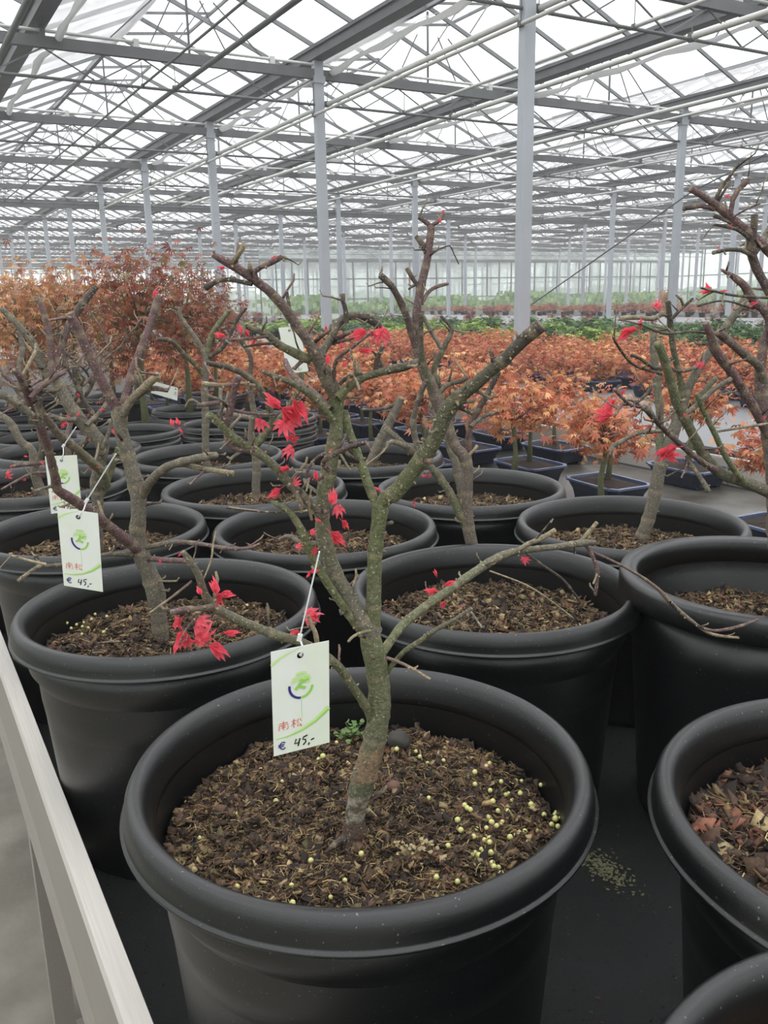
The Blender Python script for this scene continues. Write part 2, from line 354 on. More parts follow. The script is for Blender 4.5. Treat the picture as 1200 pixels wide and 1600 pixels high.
# ================================================================== BENCHES
def bench(i, xa, xb, ya, yb, top, ztop, label):
    t = thing('plant_bench', label, 'bench', (xa, 0, 0)); W = xb - xa
    s = MB(); s.box((.03, ya, ztop - .03), (W - .03, yb, ztop)); link('bench_top', s.mesh('bench_top', top), t)
    for side in (0, 1):
        r = MB(); x_ = 0 if side == 0 else W; sg = 1 if side == 0 else -1
        prof = [(x_ + .0 * sg, .80), (x_ + .025 * sg, .802), (x_ + .027 * sg, .795), (x_ + .022 * sg, .68), (x_ - .008 * sg, .625), (x_ - .014 * sg, .63), (x_ - .006 * sg, .66), (x_ - .003 * sg, .79)]
        V = [(px, y, z) for y in (ya, yb) for px, z in prof]; n = len(prof)
        r.add(V, [(k, (k + 1) % n, n + (k + 1) % n, n + k) for k in range(n)] + [tuple(range(n))[::-1], tuple(range(n, 2 * n))])
        me = r.mesh('side_rail', [MT['rail'], MT['railside']]); me.polygons.foreach_set('material_index', [0, 0, 0, 1, 1, 1, 1, 0, 1, 1]); link('side_rail', me, t)  # top and inner faces paler; outer face, underside and ends darker
    y = ya + 1.2
    while y < yb:
        for x_ in (.0, W - .04):
            l = MB(); l.box((x_, y, 0), (x_ + .04, y + .04, ztop - .06)); l.box((x_ - .02, y - .02, 0), (x_ + .06, y + .06, .012)); link('leg', l.mesh('leg', MT['railside']), t)
        c = MB(); c.box((0, y, ztop - .10), (W, y + .04, ztop - .05)); link('cross_bar', c.mesh('cross_bar', MT['galv']), t); y += 2.4
    return t
ZB = .685
bench(0, .117, 3.13, -2.0, 15.0, MT['cloth'], ZB, 'nearest bench with black liner carrying the large black pots and navy trays')
# wet worn patch of the liner towards the far rail
wp = MB(); P = [(1.62, 1.3), (1.7, .6), (2.0, -.2), (2.1, -1.2), (3.05, -1.9), (3.06, 3.0), (2.6, 3.3), (2.1, 2.9), (1.75, 2.2)]; wp.add([(x, y, ZB + .0015) for x, y in P], [tuple(range(len(P)))])
link('wet_patch', wp.mesh('wet_patch', MT['mud']), bpy.data.objects['plant_bench'], (-.117, 0, 0))
b2 = thing('plant_bench', 'second bench with pale grey panels and a dark edge', 'bench', (3.2, 0, 0))
s = MB(); s.box((0, -1, .80), (2.9, 16, .815)); link('bench_top', s.mesh('bench_top', MT['greytop']), b2)
s = MB(); s.box((-.01, -1, .715), (.01, 16, .806)); link('side_rail', s.mesh('side_rail', MT['darkside']), b2)
for y in (1, 3, 5, 7, 9, 12):
    l = MB(); l.box((.0, y, 0), (.05, y + .05, .8)); link('leg', l.mesh('leg', MT['railside']), b2)
    l = MB(); l.box((2.82, y, 0), (2.87, y + .05, .8)); link('leg', l.mesh('leg', MT['railside']), b2)
for i, (xa, xb, tp, lb) in enumerate(((6.25, 9.3, MT['cloth'], 'third bench, black, carrying the green shrubs'), (9.5, 14.2, MT['cloth'], 'fourth bench carrying dark red seedlings'),
                                  (14.6, 19.5, MT['greytop'], 'empty pale grey bench behind the green shrubs'), (19.8, 27, MT['cloth'], 'farthest bench carrying brown and red plants'))):
    bench(i + 2, xa, xb, -1, 40, tp, .78, lb)

# ================================================================== POTS AND SOIL
R0 = .23; HP = .37; ZRIM = CAMZ - .445
rim_p = [(.207, -.032), (.228, -.0325), (.2326, -.0315), (.2330, -.0300), (.2326, -.0287), (.2300, -.0280), (.2294, -.0262), (.2292, -.019), (.2275, -.010), (.2238, -.003), (.2185, 0), (.2130, -.0022), (.2085, -.0080), (.2052, -.017), (.2025, -.032), (.2010, -.045), (.205, -.046), (.207, -.032)]
wall_p = [(.2012, -.040), (.1975, -.12), (.188, -.20), (0.001, -.21), (.001, -.35), (.168, -.352), (.172, -.369), (.176, -.368), (.1785, -.36), (.1985, -.090), (.201, -.085), (.210, -.070), (.2125, -.032), (.206, -.0325)]
RIM = lathe(rim_p, 112).mesh('rim', MT['pot'], True); WALL = lathe(wall_p, 96).mesh('pot', MT['pot'], True)
rim_q = [(.208, -.036), (.229, -.036), (.231, -.033), (.231, -.006), (.228, 0), (.205, -.001), (.201, -.006), (.200, -.04), (.208, -.04), (.208, -.036)]
wall_q = [(.200, -.039), (.199, -.058), (.1975, -.06), (.196, -.085), (.1945, -.087), (.190, -.2), (.001, -.21), (.001, -.38), (.168, -.381), (.176, -.397), (.181, -.39), (.206, -.10), (.21, -.037), (.205, -.037)]
RIMQ = lathe(rim_q, 112).mesh('rim', MT['pot'], True); WALLQ = lathe(wall_q, 96).mesh('pot', MT['pot'], True)

def soil_mesh(R, n=90, seed=0, mound=.012, tint=(1, 1, 1)):
    g = np.linspace(-1, 1, n); V = []; 
    for a in g:
        for b in g:
            x, y = a * R, b * R
            # square to disc
            u = a * math.sqrt(1 - b * b / 2); v = b * math.sqrt(1 - a * a / 2); x, y = u * R, v * R
            rr = math.hypot(u, v)
            z = mound * (1 - rr) + .006 * noise.noise(Vector((x * 22 + seed, y * 22, 3))) + .012 * noise.noise(Vector((x * 60, y * 60 + seed, 0))) + .004 * noise.noise(Vector((x * 170, y * 170, seed)))
            V.append((x, y, z))
    V = np.array(V); i = np.arange(n - 1); A, B = np.meshgrid(i, i, indexing='ij'); A = A.ravel(); B = B.ravel()
    Fc = np.stack([A * n + B, (A + 1) * n + B, (A + 1) * n + B + 1, A * n + B + 1], 1)
    return V, Fc
def hz(x, y, R, seed, mound=.012):
    rr = np.hypot(x, y) / R
    return np.array([mound * (1 - r_) + .006 * noise.noise(Vector((a * 22 + seed, b * 22, 3))) + .012 * noise.noise(Vector((a * 60, b * 60 + seed, 0))) for a, b, r_ in zip(x, y, rr)])
PAL = np.array([rgb(50, 38, 30), rgb(66, 50, 38), rgb(86, 66, 48), rgb(108, 88, 62), rgb(134, 114, 80), rgb(160, 142, 104), rgb(108, 70, 54), rgb(76, 56, 44), rgb(96, 90, 54), rgb(38, 30, 25)])
def scraps(R, nc, nf, seed, big=1.0, pal_w=None):
    rg = np.random.default_rng(seed); 
    pw = np.array(pal_w if pal_w else [4, 4, 3.4, 2.2, 1.5, 1.0, 1, 2, .9, 4.5]); pw = pw / pw.sum()
    # chips: squashed irregular boxes
    r = R * np.sqrt(rg.random(nc)) * .985; a = rg.random(nc) * 2 * np.pi; x, y = r * np.cos(a), r * np.sin(a); z = hz(x, y, R, seed)
    L = (.0014 + .0060 * rg.random(nc) ** 3.2) * big; box = np.array([[-1, -1, -1], [1, -1, -1], [1, 1, -1], [-1, 1, -1], [-1, -1, 1], [1, -1, 1], [1, 1, 1], [-1, 1, 1]], float)
    P = box[None] * np.stack([L, L * (.35 + .5 * rg.random(nc)), L * (.12 + .25 * rg.random(nc))], 1)[:, None]
    P *= (1 + .24 * rg.standard_normal((nc, 8, 1)).clip(-1, 1)); P[:, :, 2] += (P[:, :, 0] ** 2) * 35 * rg.standard_normal((nc, 1)) 
    th = rg.random(nc) * 2 * np.pi; ti = rg.standard_normal((nc, 2)) * .55
    c, s_ = np.cos(th)[:, None], np.sin(th)[:, None]; X = P[:, :, 0] * c - P[:, :, 1] * s_; Yy = P[:, :, 0] * s_ + P[:, :, 1] * c; Z = P[:, :, 2] + X * ti[:, :1] + Yy * ti[:, 1:]
    V1 = np.stack([X + x[:, None], Yy + y[:, None], Z + z[:, None] + .0018], -1).reshape(-1, 3)
    bf = np.array([(0, 3, 2, 1), (4, 5, 6, 7), (0, 1, 5, 4), (1, 2, 6, 5), (2, 3, 7, 6), (3, 0, 4, 7)]); F1 = (bf[None] + 8 * np.arange(nc)[:, None, None]).reshape(-1, 4)
    ci = rg.choice(len(PAL), nc, p=pw); c1 = np.repeat(PAL[ci] * (.6 + .8 * rg.random((nc, 1))), 8, 0)
    pk = np.array([noise.noise(Vector((a_ * 16 + seed, b_ * 16, 1))) for a_, b_ in zip(x, y)]); pk = np.clip(.92 + 1.0 * pk - 1.3 * np.clip(x - y, -.1, .15) * 0, .5, 1.6)
    c1 = c1 * np.repeat(pk[:, None], 8, 0)
    # fibres: thin bent strips
    r = R * np.sqrt(rg.random(nf)) * .96; a = rg.random(nf) * 2 * np.pi; x, y = r * np.cos(a), r * np.sin(a); z = hz(x, y, R, seed)
    k = 5; t = np.linspace(-1, 1, k); L = (.003 + .013 * rg.random(nf) ** 2) * big; th = rg.random(nf) * 2 * np.pi; bend = rg.standard_normal(nf) * .9; w_ = (.00022 + .0004 * rg.random(nf)) * big
    px = L[:, None] * t; py = L[:, None] * bend[:, None] * (t ** 2 - .4) * .6; pz = .0022 + L[:, None] * (.35 * rg.random((nf, 1)) * (1 - t ** 2)) + L[:, None] * t * rg.standard_normal((nf, 1)) * .15
    side = np.stack([py - w_[:, None], py + w_[:, None]], -1)
    X = px[:, :, None] * np.cos(th)[:, None, None] - side * np.sin(th)[:, None, None]; Yy = px[:, :, None] * np.sin(th)[:, None, None] + side * np.cos(th)[:, None, None]
    Z = np.repeat(pz[:, :, None], 2, 2) + np.array([0, .0004])
    V2 = np.stack([X + x[:, None, None], Yy + y[:, None, None], Z + z[:, None, None]], -1).reshape(-1, 3)
    sf = np.array([(2 * i, 2 * i + 2, 2 * i + 3, 2 * i + 1) for i in range(k - 1)]); F2 = (sf[None] + 2 * k * np.arange(nf)[:, None, None]).reshape(-1, 4) + len(V1)
    fp = np.array([rgb(150, 128, 88), rgb(120, 100, 68), rgb(96, 74, 50), rgb(70, 52, 38), rgb(178, 156, 110)]); c2 = np.repeat(fp[rg.choice(5, nf, p=[.2, .25, .25, .22, .08])], 2 * k, 0)
    return np.concatenate([V1, V2]), np.concatenate([F1, F2]), np.concatenate([c1, c2])
SR = .1965
def soil_set(seed, nc, nf, big=1.0, n=90, pw=None, R=SR):
    V, Fc = soil_mesh(R, n, seed); sm = npmesh('soil', V, Fc, MT['soil'], smooth=True)
    V, Fc, c = scraps(R, nc, nf, seed, big, pw); return sm, npmesh('soil_scraps', V, Fc, MT['scrap'], c)
SOIL_A = soil_set(1, 21000, 15000, .62, 130)
SOILS = [soil_set(11, 9000, 6500, .8), soil_set(12, 9000, 6500, .8, pw=[4, 4, 3, 2, 2, 1.4, 1.6, 2, 1.6, 3])]
SOIL_BARK = soil_set(13, 11000, 2500, 1.1, pw=[3, 3, 3, 1.5, 1, .8, 6, 3, .3, 3])

def big_pot(name, label, x, y, zr=ZRIM, soil=None, sub=.072, kind='p', sc_=1.0, group='large black pots with pruned maples', cat='potted tree'):
    t = thing(name, label, cat, (x, y, ZB), group)
    p = link('pot', WALL if kind == 'p' else WALLQ, t, (0, 0, zr - ZB)); r = link('rim', RIM if kind == 'p' else RIMQ, p)
    sm, ss = soil or SOILS[0]
    s_ = link('soil', sm, t, (0, 0, zr - ZB - sub)); q = link('soil_scraps', ss, s_, kind='stuff')
    s_.rotation_euler = (0, 0, random.random() * 6 if soil is None or soil is not SOIL_A else 0)
    for o in (p, s_): o.scale = (sc_, sc_, 1)
    return t

# ================================================================== BRANCHES
OLIVE, GREY, PURP, DARK, TAN = rgb(98, 102, 68), rgb(104, 97, 84), rgb(104, 78, 78), rgb(66, 56, 50), rgb(158, 142, 114)
def mixc(a, b, t): return tuple(p * (1 - t) + q * t for p, q in zip(a, b))
def branch_mesh(pts3, rad, c0, c1, seed, n=12, step=.004, cut=True, rough=.06):
    rg = random.Random(seed); P = catmull([(*p, r) for p, r in zip(pts3, rad)], step)
    pts = [Vector(q[:3]) for q in P]; rr = [max(.0004, q[3]) for q in P]; m = len(pts); cols = []; rad2 = []
    d = 0; nxt = .012 + rg.random() * .02; ring = -1
    for i in range(m):
        if i: d += (pts[i] - pts[i - 1]).length
        r = rr[i] * (1 + rough * noise.noise(pts[i] * 90)); c = mixc(c0, c1, i / max(1, m - 1))
        c = mixc(c, GREY, .3 * max(0, noise.noise(pts[i] * 30 + Vector((seed, 0, 0)))) )
        if d > nxt: ring = 1; nxt = d + .02 + rg.random() * .05
        if ring == 1: r *= 1.09; c = mixc(c, TAN, .4); ring = 0
        elif ring == 0: r *= 1.05; c = mixc(c, DARK, .35); ring = -1
        cols.append(c); rad2.append(r)
    mb = MB()
    mb.tube(pts, rad2, n, cols, cap=False)
    # jitter ring vertices a little so the bark is not a clean pipe
    for k in range(len(mb.v)):
        v = Vector(mb.v[k]); ctr = pts[k // n]; q = v - ctr; mb.v[k] = tuple(ctr + q * (1 + rough * 1.6 * noise.noise(v * 160)))
    if cut:
        d_ = (pts[-1] - pts[-2]).normalized(); b = (m - 1) * n
        mb.add([pts[-1] + d_ * rad2[-1] * .25], [], [mixc(TAN, DARK, .25)]); k = len(mb.v) - 1
        mb.f += [(b + i, b + (i + 1) % n, k) for i in range(n)]; mb.mi += [0] * n
    mb.path = (pts, rad2); return mb
LEAVES = []
def leaf_me(seed, nl, spread, droop, fold=.5):
    rg = random.Random(seed); mb = MB()
    for i in range(nl):
        a = (i / (nl - 1) - .5) * spread; L = 1.0 * (1 - .35 * abs(i / (nl - 1) - .5) * 2) * (.9 + .2 * rg.random()); w_ = .12 + .03 * rg.random(); dr = droop * (.7 + .6 * rg.random()); tw = rg.uniform(-.3, .3)
        V = []
        for t, ww in ((0.02, .03), (.45, w_), (.75, w_ * .7)):
            for sd in (-1, 0, 1):
                x = t * L; y_ = sd * ww; z = -dr * t * t + (abs(sd) * ww * fold) + tw * y_ * 2 + .10 * math.sin(7 * t + i)
                V.append((x * math.cos(a) - y_ * math.sin(a), x * math.sin(a) + y_ * math.cos(a), z))
        x = L; V.append((x * math.cos(a), x * math.sin(a), -dr))
        mb.add(V, [(0, 1, 4, 3), (1, 2, 5, 4), (3, 4, 7, 6), (4, 5, 8, 7), (6, 7, 9), (7, 8, 9)])
    mb.tube([(-.3, 0, .05), (0, 0, 0)], .018, 4)
    return mb.mesh('leaf', MT['leaf'])
LEAVES = [leaf_me(1, 5, 2.0, .55), leaf_me(2, 5, 1.0, .95, 1.1), leaf_me(3, 7, 3.3, .4), leaf_me(4, 5, .75, .5, 1.2), leaf_me(5, 3, .4, .3, 1.2)]
def put_leaf(px, py, D, size_px, parent, seed, kind=None, down=None):
    rg = random.Random(seed); me = LEAVES[kind if kind is not None else rg.choice((0, 1, 1, 2, 3))]
    o = bpy.data.objects.new('leaf', me); COL.objects.link(o)
    s_ = size_px * scl(px, py, D); a = rg.uniform(0, 6.28) if down is None else down
    # leaf axis in the view-facing plane, tilted a little
    ax = (RT * math.cos(a) + Vector((0, 0, 1)) * math.sin(a) - FH * rg.uniform(-.3, .5)).normalized()
    zc = (-FH * .8 + Vector((0, 0, 1)) * rg.uniform(.2, .9) + RT * rg.uniform(-.5, .5)); yv = zc.cross(ax).normalized(); zc = ax.cross(yv)
    Mx = Matrix((ax, yv, zc)).transposed().to_4x4(); o.rotation_euler = Mx.to_euler(); o.scale = (s_,) * 3
    o.location = at(px, py, D) - ax * s_ * .5; keep(o, parent); return o
def twigs(path, n, seed, r0=.0016, L=(.012, .035), c=None, budp=.5):
    rg = random.Random(seed); mb = MB(); pts, rr = path; m = len(pts)
    for _ in range(n):
        i = rg.randint(max(1, m // 6), m - 1); p = pts[i]; t = (pts[i] - pts[i - 1]).normalized()
        q = Vector((rg.gauss(0, 1), rg.gauss(0, 1), rg.gauss(0, 1) + .3)); q = (q - t * q.dot(t)); q = q.normalized() if q.length > .01 else Vector((0, 0, 1))
        d = (q + t * rg.uniform(-.1, .9)).normalized(); l = rg.uniform(*L); r_ = min(rr[i] * .6, r0 * rg.uniform(.6, 1.5)); cc = c or rg.choice((DARK, GREY, PURP, mixc(TAN, GREY, .4)))
        kk = [p, p + d * (rr[i] + l * .4), p + d * (rr[i] + l * .75) + q * l * .12, p + d * (rr[i] + l) + Vector((0, 0, l * .15))]
        mb.tube(kk, [r_ * 1.3, r_, r_ * 1.05, r_ * .7], 5, [cc, cc, mixc(cc, TAN, .5), mixc(cc, TAN, .3)])
        if rg.random() < budp:
            mb.tube([p + d * rr[i] * .6, p + d * (rr[i] + .0022)], [rr[i] * .35 + .001, .0008], 5, [mixc(TAN, DARK, .4)] * 2)
    # bud scars around the stem
    for _ in range(n):
        i = rg.randint(1, m - 1); p = pts[i]; t = (pts[i] - pts[i - 1]).normalized(); q = Vector((rg.gauss(0, 1), rg.gauss(0, 1), rg.gauss(0, 1))); q -= t * q.dot(t)
        if q.length < .05: continue
        q.normalize(); rr_ = rr[i]; mb.tube([p + q * rr_ * .8, p + q * (rr_ * 1.12 + .0016)], [.0013, .0007], 5, [mixc(TAN, GREY, .5), TAN])
    return mb
def build_tree(t, base_D, specs, seed, extra=1.0, names=None):
    """specs: (name, D_start, D_end, tone0, tone1, [(px,py,width_px)...], n_twigs)"""
    tone = {'o': OLIVE, 'g': GREY, 'p': PURP, 'd': DARK, 't': TAN}; out = []
    for k, sp_ in enumerate(specs):
        nm, da, db, c0, c1, P, nt_ = sp_; n = len(P); pts = []; rad = []
        ln = [0]
        for i in range(1, n): ln.append(ln[-1] + math.hypot(P[i][0] - P[i - 1][0], P[i][1] - P[i - 1][1]))
        for i, q in enumerate(P):
            D = da + (db - da) * ln[i] / max(ln[-1], 1); pts.append(at(q[0], q[1], D)); rad.append(q[2] * .5 * scl(q[0], q[1], D))
        mb = branch_mesh(pts, rad, tone[c0], tone[c1], seed * 100 + k, n=14 if rad[0] > .006 else 9, step=.0035 if base_D < 1 else .007)
        o = link(nm, mb.mesh(nm, MT['bark'], True)); keep(o, t); out.append(o)
        nn = int(nt_ * extra * .55)
        if nn:
            tm = twigs(mb.path, nn, seed * 77 + k, r0=max(.0008, min(.0015, rad[0] * .25)), L=(.004, .022) if base_D < 1 else (.006, .04))
            q = link('twig', tm.mesh('twig', MT['bark'], True), None, kind='stuff'); keep(q, o)
    return out

# ---- tree in the front pot, traced from the photograph
XA, YA = .357, .683
potA = big_pot('potted_maple', 'pruned olive-barked maple in the nearest whole black pot, white tag hanging on its lower branch', XA, YA, soil=SOIL_A, sub=.073)
zsA = ZRIM - .073 + .006
bA = onz(553, 1318, zsA); DA = (bA - C0).dot(FH)
A = [('trunk', DA, DA, 'g', 'o', [(553, 1330, 50), (552, 1316, 44), (555, 1290, 33), (556, 1265, 30), (563, 1235, 36), (573, 1200, 38), (583, 1165, 36), (590, 1130, 36), (593, 1090, 35), (590, 1050, 34), (584, 1022, 36), (579, 998, 33), (579, 985, 26)], 10),
 ('root', DA, DA - .02, 'd', 'd', [(553, 1308, 22), (538, 1311, 16), (522, 1320, 9), (510, 1332, 4)], 0),
 ('branch', DA, DA, 'o', 'o', [(579, 1002, 26), (583, 975, 23), (584, 940, 23), (585, 880, 23), (590, 830, 23), (594, 800, 25), (595, 786, 26)], 8),
 ('branch', DA, DA + .02, 'o', 'o', [(592, 800, 16), (586, 785, 14), (573, 750, 15), (560, 713, 14), (547, 680, 14), (540, 655, 15), (537, 642, 14)], 8),
 ('branch', DA, DA - .06, 'o', 'd', [(593, 790, 22), (604, 778, 24), (620, 767, 26), (647, 733, 26), (677, 691, 25), (693, 652, 25), (703, 636, 27), (719, 619, 21), (741, 602, 20), (770, 576, 20), (790, 560, 20), (806, 543, 20), (825, 525, 20), (845, 508, 22)], 26),
 ('branch', DA, DA + .01, 'g', 'o', [(583, 992, 34), (572, 975, 34), (560, 962, 29), (547, 940, 27), (530, 910, 26), (517, 880, 25), (508, 847, 25), (504, 820, 24), (504, 793, 22), (508, 763, 26), (515, 730, 24), (520, 700, 22), (525, 680, 22), (526, 653, 20), (526, 622, 24), (524, 608, 25)], 26),
 ('branch', DA + .01, DA - .05, 'g', 'p', [(527, 625, 20), (517, 602, 24), (504, 575, 22), (490, 547, 20), (478, 528, 17), (466, 512, 16), (447, 484, 16), (424, 458, 15), (403, 441, 15), (383, 427, 14), (362, 414, 14), (344, 404, 12), (332, 398, 8)], 16),
 ('branch', DA - .04, DA - .03, 'd', 'd', [(394, 444, 7), (380, 441, 7), (360, 437, 7), (343, 438, 7), (331, 444, 8), (322, 449, 11), (319, 450, 6)], 3),
 ('branch', DA - .04, DA - .05, 'p', 'p', [(402, 440, 8), (398, 424, 9), (408, 417, 8), (424, 410, 9), (441, 401, 8)], 4),
 ('branch', DA, DA - .04, 'o', 'g', [(494, 556, 17), (483, 561, 16), (457, 550, 14), (433, 537, 12), (417, 523, 12), (400, 516, 9), (382, 509, 8)], 9),
 ('branch', DA - .03, DA - .05, 'p', 'p', [(418, 525, 5), (390, 529, 5), (353, 532, 4)], 3), ('branch', DA - .03, DA - .03, 'd', 'd', [(430, 536, 5), (405, 538, 4), (383, 542, 3)], 2),
 ('branch', DA, DA + .03, 'g', 'd', [(499, 560, 16), (506, 546, 14), (517, 530, 13), (524, 511, 13), (537, 498, 13), (553, 493, 13), (573, 496, 13), (589, 506, 12), (596, 517, 11)], 8),
 ('branch', DA + .01, DA + .01, 'd', 'd', [(541, 505, 9), (540, 485, 8), (536, 470, 8), (535, 459, 9)], 2),
 ('branch', DA + .01, DA, 'd', 'p', [(521, 534, 8), (540, 522, 7), (563, 514, 7)], 2), ('branch', DA + .01, DA - .02, 'p', 'd', [(520, 537, 6), (545, 530, 5), (568, 526, 4)], 2),
 ('branch', DA, DA - .04, 'p', 'p', [(522, 592, 6), (523, 570, 6), (533, 555, 6), (548, 545, 5), (565, 532, 4), (580, 520, 4)], 5),
 ('branch', DA, DA + .03, 'o', 'd', [(527, 622, 16), (536, 612, 14), (550, 601, 13), (567, 590, 13), (590, 583, 12), (613, 577, 14), (633, 573, 13), (654, 565, 11)], 13),
 ('branch', DA + .02, DA + .02, 'd', 'd', [(588, 582, 10), (588, 565, 9), (593, 552, 7), (598, 541, 8)], 4), ('branch', DA + .01, DA, 'g', 'g', [(531, 600, 7), (545, 588, 7), (566, 583, 6)], 3),
 ('branch', DA, DA - .05, 'o', 'g', [(519, 656, 13), (508, 642, 12), (482, 615, 11), (455, 598, 10), (433, 590, 9), (411, 580, 7)], 9),
 ('branch', DA, DA + .05, 'g', 'p', [(516, 640, 12), (490, 615, 12), (466, 596, 11), (452, 578, 10), (445, 562, 8)], 4),
 ('branch', DA, DA - .06, 'g', 'o', [(505, 808, 14), (487, 790, 14), (470, 773, 15), (447, 750, 15), (427, 727, 14), (400, 706, 15), (373, 690, 14), (358, 677, 12), (333, 653, 12), (324, 648, 12)], 22),
 ('branch', DA - .04, DA - .06, 'p', 'p', [(398, 703, 8), (375, 702, 9), (358, 695, 9), (354, 668, 9), (360, 640, 10), (367, 605, 11), (373, 588, 13)], 9),
 ('branch', DA - .05, DA - .06, 'p', 'p', [(366, 628, 7), (345, 629, 8), (318, 632, 7), (309, 633, 6)], 3), ('branch', DA - .05, DA - .06, 'p', 't', [(370, 600, 6), (348, 602, 7), (316, 599, 7)], 3),
 ('branch', DA - .05, DA - .04, 'g', 't', [(372, 598, 6), (392, 602, 6), (398, 603, 6)], 2), ('branch', DA - .05, DA - .03, 'p', 'p', [(358, 640, 6), (385, 645, 5), (420, 648, 4), (436, 646, 3)], 3),
 ('branch', DA, DA - .03, 'o', 'o', [(570, 992, 14), (556, 975, 14), (535, 945, 13), (513, 913, 13), (494, 880, 13), (480, 852, 15), (471, 828, 13), (455, 803, 10), (440, 792, 8), (424, 784, 6)], 11),
 ('branch', DA - .02, DA - .03, 't', 'p', [(470, 800, 6), (470, 785, 7), (458, 765, 6), (452, 755, 4)], 6), ('branch', DA - .02, DA - .05, 'd', 'd', [(477, 795, 4), (430, 800, 3), (380, 797, 3), (353, 793, 3)], 0),
 ('branch', DA, DA - .10, 'o', 'g', [(582, 1135, 14), (577, 1113, 15), (561, 1087, 14), (547, 1067, 14), (530, 1043, 14), (500, 1020, 15), (467, 1002, 15), (433, 993, 15), (393, 977, 15), (360, 963, 15), (334, 948, 16), (321, 930, 13), (310, 898, 12), (295, 874, 10), (286, 862, 8)], 14),
 ('branch', DA - .09, DA - .11, 'g', 'p', [(332, 948, 10), (310, 951, 9), (290, 952, 10), (267, 957, 8)], 5), ('branch', DA - .09, DA - .12, 'p', 'd', [(318, 955, 5), (300, 972, 4), (288, 988, 3), (280, 1008, 3)], 3),
 ('branch', DA - .05, DA - .06, 't', 't', [(497, 1018, 8), (493, 990, 8), (486, 975, 6), (482, 962, 4)], 5),
 ('branch', DA, DA + .22, 'o', 'g', [(592, 1030, 15), (599, 1018, 15), (610, 1002, 14), (633, 973, 15), (670, 944, 14), (707, 918, 14), (743, 893, 14), (773, 874, 14), (800, 863, 12), (835, 858, 10), (872, 854, 10), (912, 848, 11), (930, 848, 7)], 14),
 ('branch', DA + .15, DA + .15, 'g', 't', [(806, 862, 8), (825, 850, 8), (846, 841, 8), (868, 828, 8)], 3), ('branch', DA + .15, DA + .14, 'd', 'd', [(835, 845, 3), (848, 830, 3), (864, 811, 3)], 2),
 ('branch', DA + .22, DA + .22, 'o', 't', [(905, 848, 7), (920, 832, 7), (933, 816, 6)], 2), ('branch', DA + .22, DA + .22, 'p', 'p', [(912, 848, 6), (922, 862, 6), (932, 885, 7), (933, 905, 6), (930, 930, 5)], 4),
 ('branch', DA + .22, DA + .33, 'p', 't', [(920, 860, 4), (960, 878, 4), (1000, 900, 5), (1030, 922, 6), (1047, 941, 7), (1075, 965, 5), (1110, 990, 5), (1160, 997, 4)], 3),
 ('branch', DA + .27, DA + .31, 'd', 'p', [(1047, 941, 5), (1075, 968, 4), (1110, 985, 5), (1150, 980, 5), (1185, 968, 4)], 5),
 ('branch', DA + .14, DA + .16, 'd', 'd', [(822, 864, 4), (850, 885, 4), (880, 906, 4), (907, 940, 3)], 1), ('branch', DA + .1, DA + .12, 't', 't', [(765, 892, 2.5), (822, 914, 2.5), (860, 938, 2), (896, 966, 2)], 0),
 ('branch', DA, DA - .04, 'o', 'g', [(604, 1052, 9), (614, 1038, 8), (633, 1017, 8), (655, 1003, 9), (681, 984, 7), (707, 970, 7), (737, 951, 6)], 7),
 ('branch', DA - .01, DA - .04, 'p', 't', [(604, 1028, 6), (622, 1034, 5), (641, 1043, 5), (672, 1061, 4)], 3), ('branch', DA - .02, DA - .03, 'o', 't', [(580, 985, 5), (560, 990, 5), (548, 998, 5), (544, 1003, 4)], 1),
 ('branch', DA - .02, DA - .05, 'p', 'd', [(515, 735, 9), (505, 722, 8), (530, 706, 8), (550, 697, 9), (572, 691, 8)], 7), ('branch', DA - .02, DA - .04, 'p', 'p', [(505, 745, 7), (490, 750, 7), (480, 738, 5), (492, 718, 5), (508, 708, 5)], 6),
 ('branch', DA - .01, DA - .03, 't', 't', [(487, 812, 4), (483, 790, 4), (486, 765, 3)], 4)]
brA = build_tree(potA, .8, A, 3)
def zat(py): return at(560, py, DA).z
ca_ = brA[0].data.color_attributes['Col'].data
for i, v in enumerate(brA[0].data.vertices):      # graft scar, pale striped bark and brown foot of the trunk
    z = (Vector(v.co) + brA[0].location + potA.location).z; c = Vector(ca_[i].color[:3]); k = noise.noise(v.co * 260)
    if z < zat(1278): c = c.lerp(Vector(rgb(74, 54, 44)), .8)
    elif z < zat(1238): c = c.lerp(Vector(rgb(176, 166, 150)) if k > -.05 else Vector(rgb(84, 74, 62)), .6)
    elif z < zat(1218): c = c.lerp(Vector(rgb(76, 84, 60)), .6)
    elif z < zat(1165) and k > -.25 and v.co.x < brA[0].data.vertices[0].co.x + .02: c = c.lerp(Vector(rgb(140, 104, 78)), .55)
    ca_[i].color = (*c, 1)
bx = [o for o in brA]
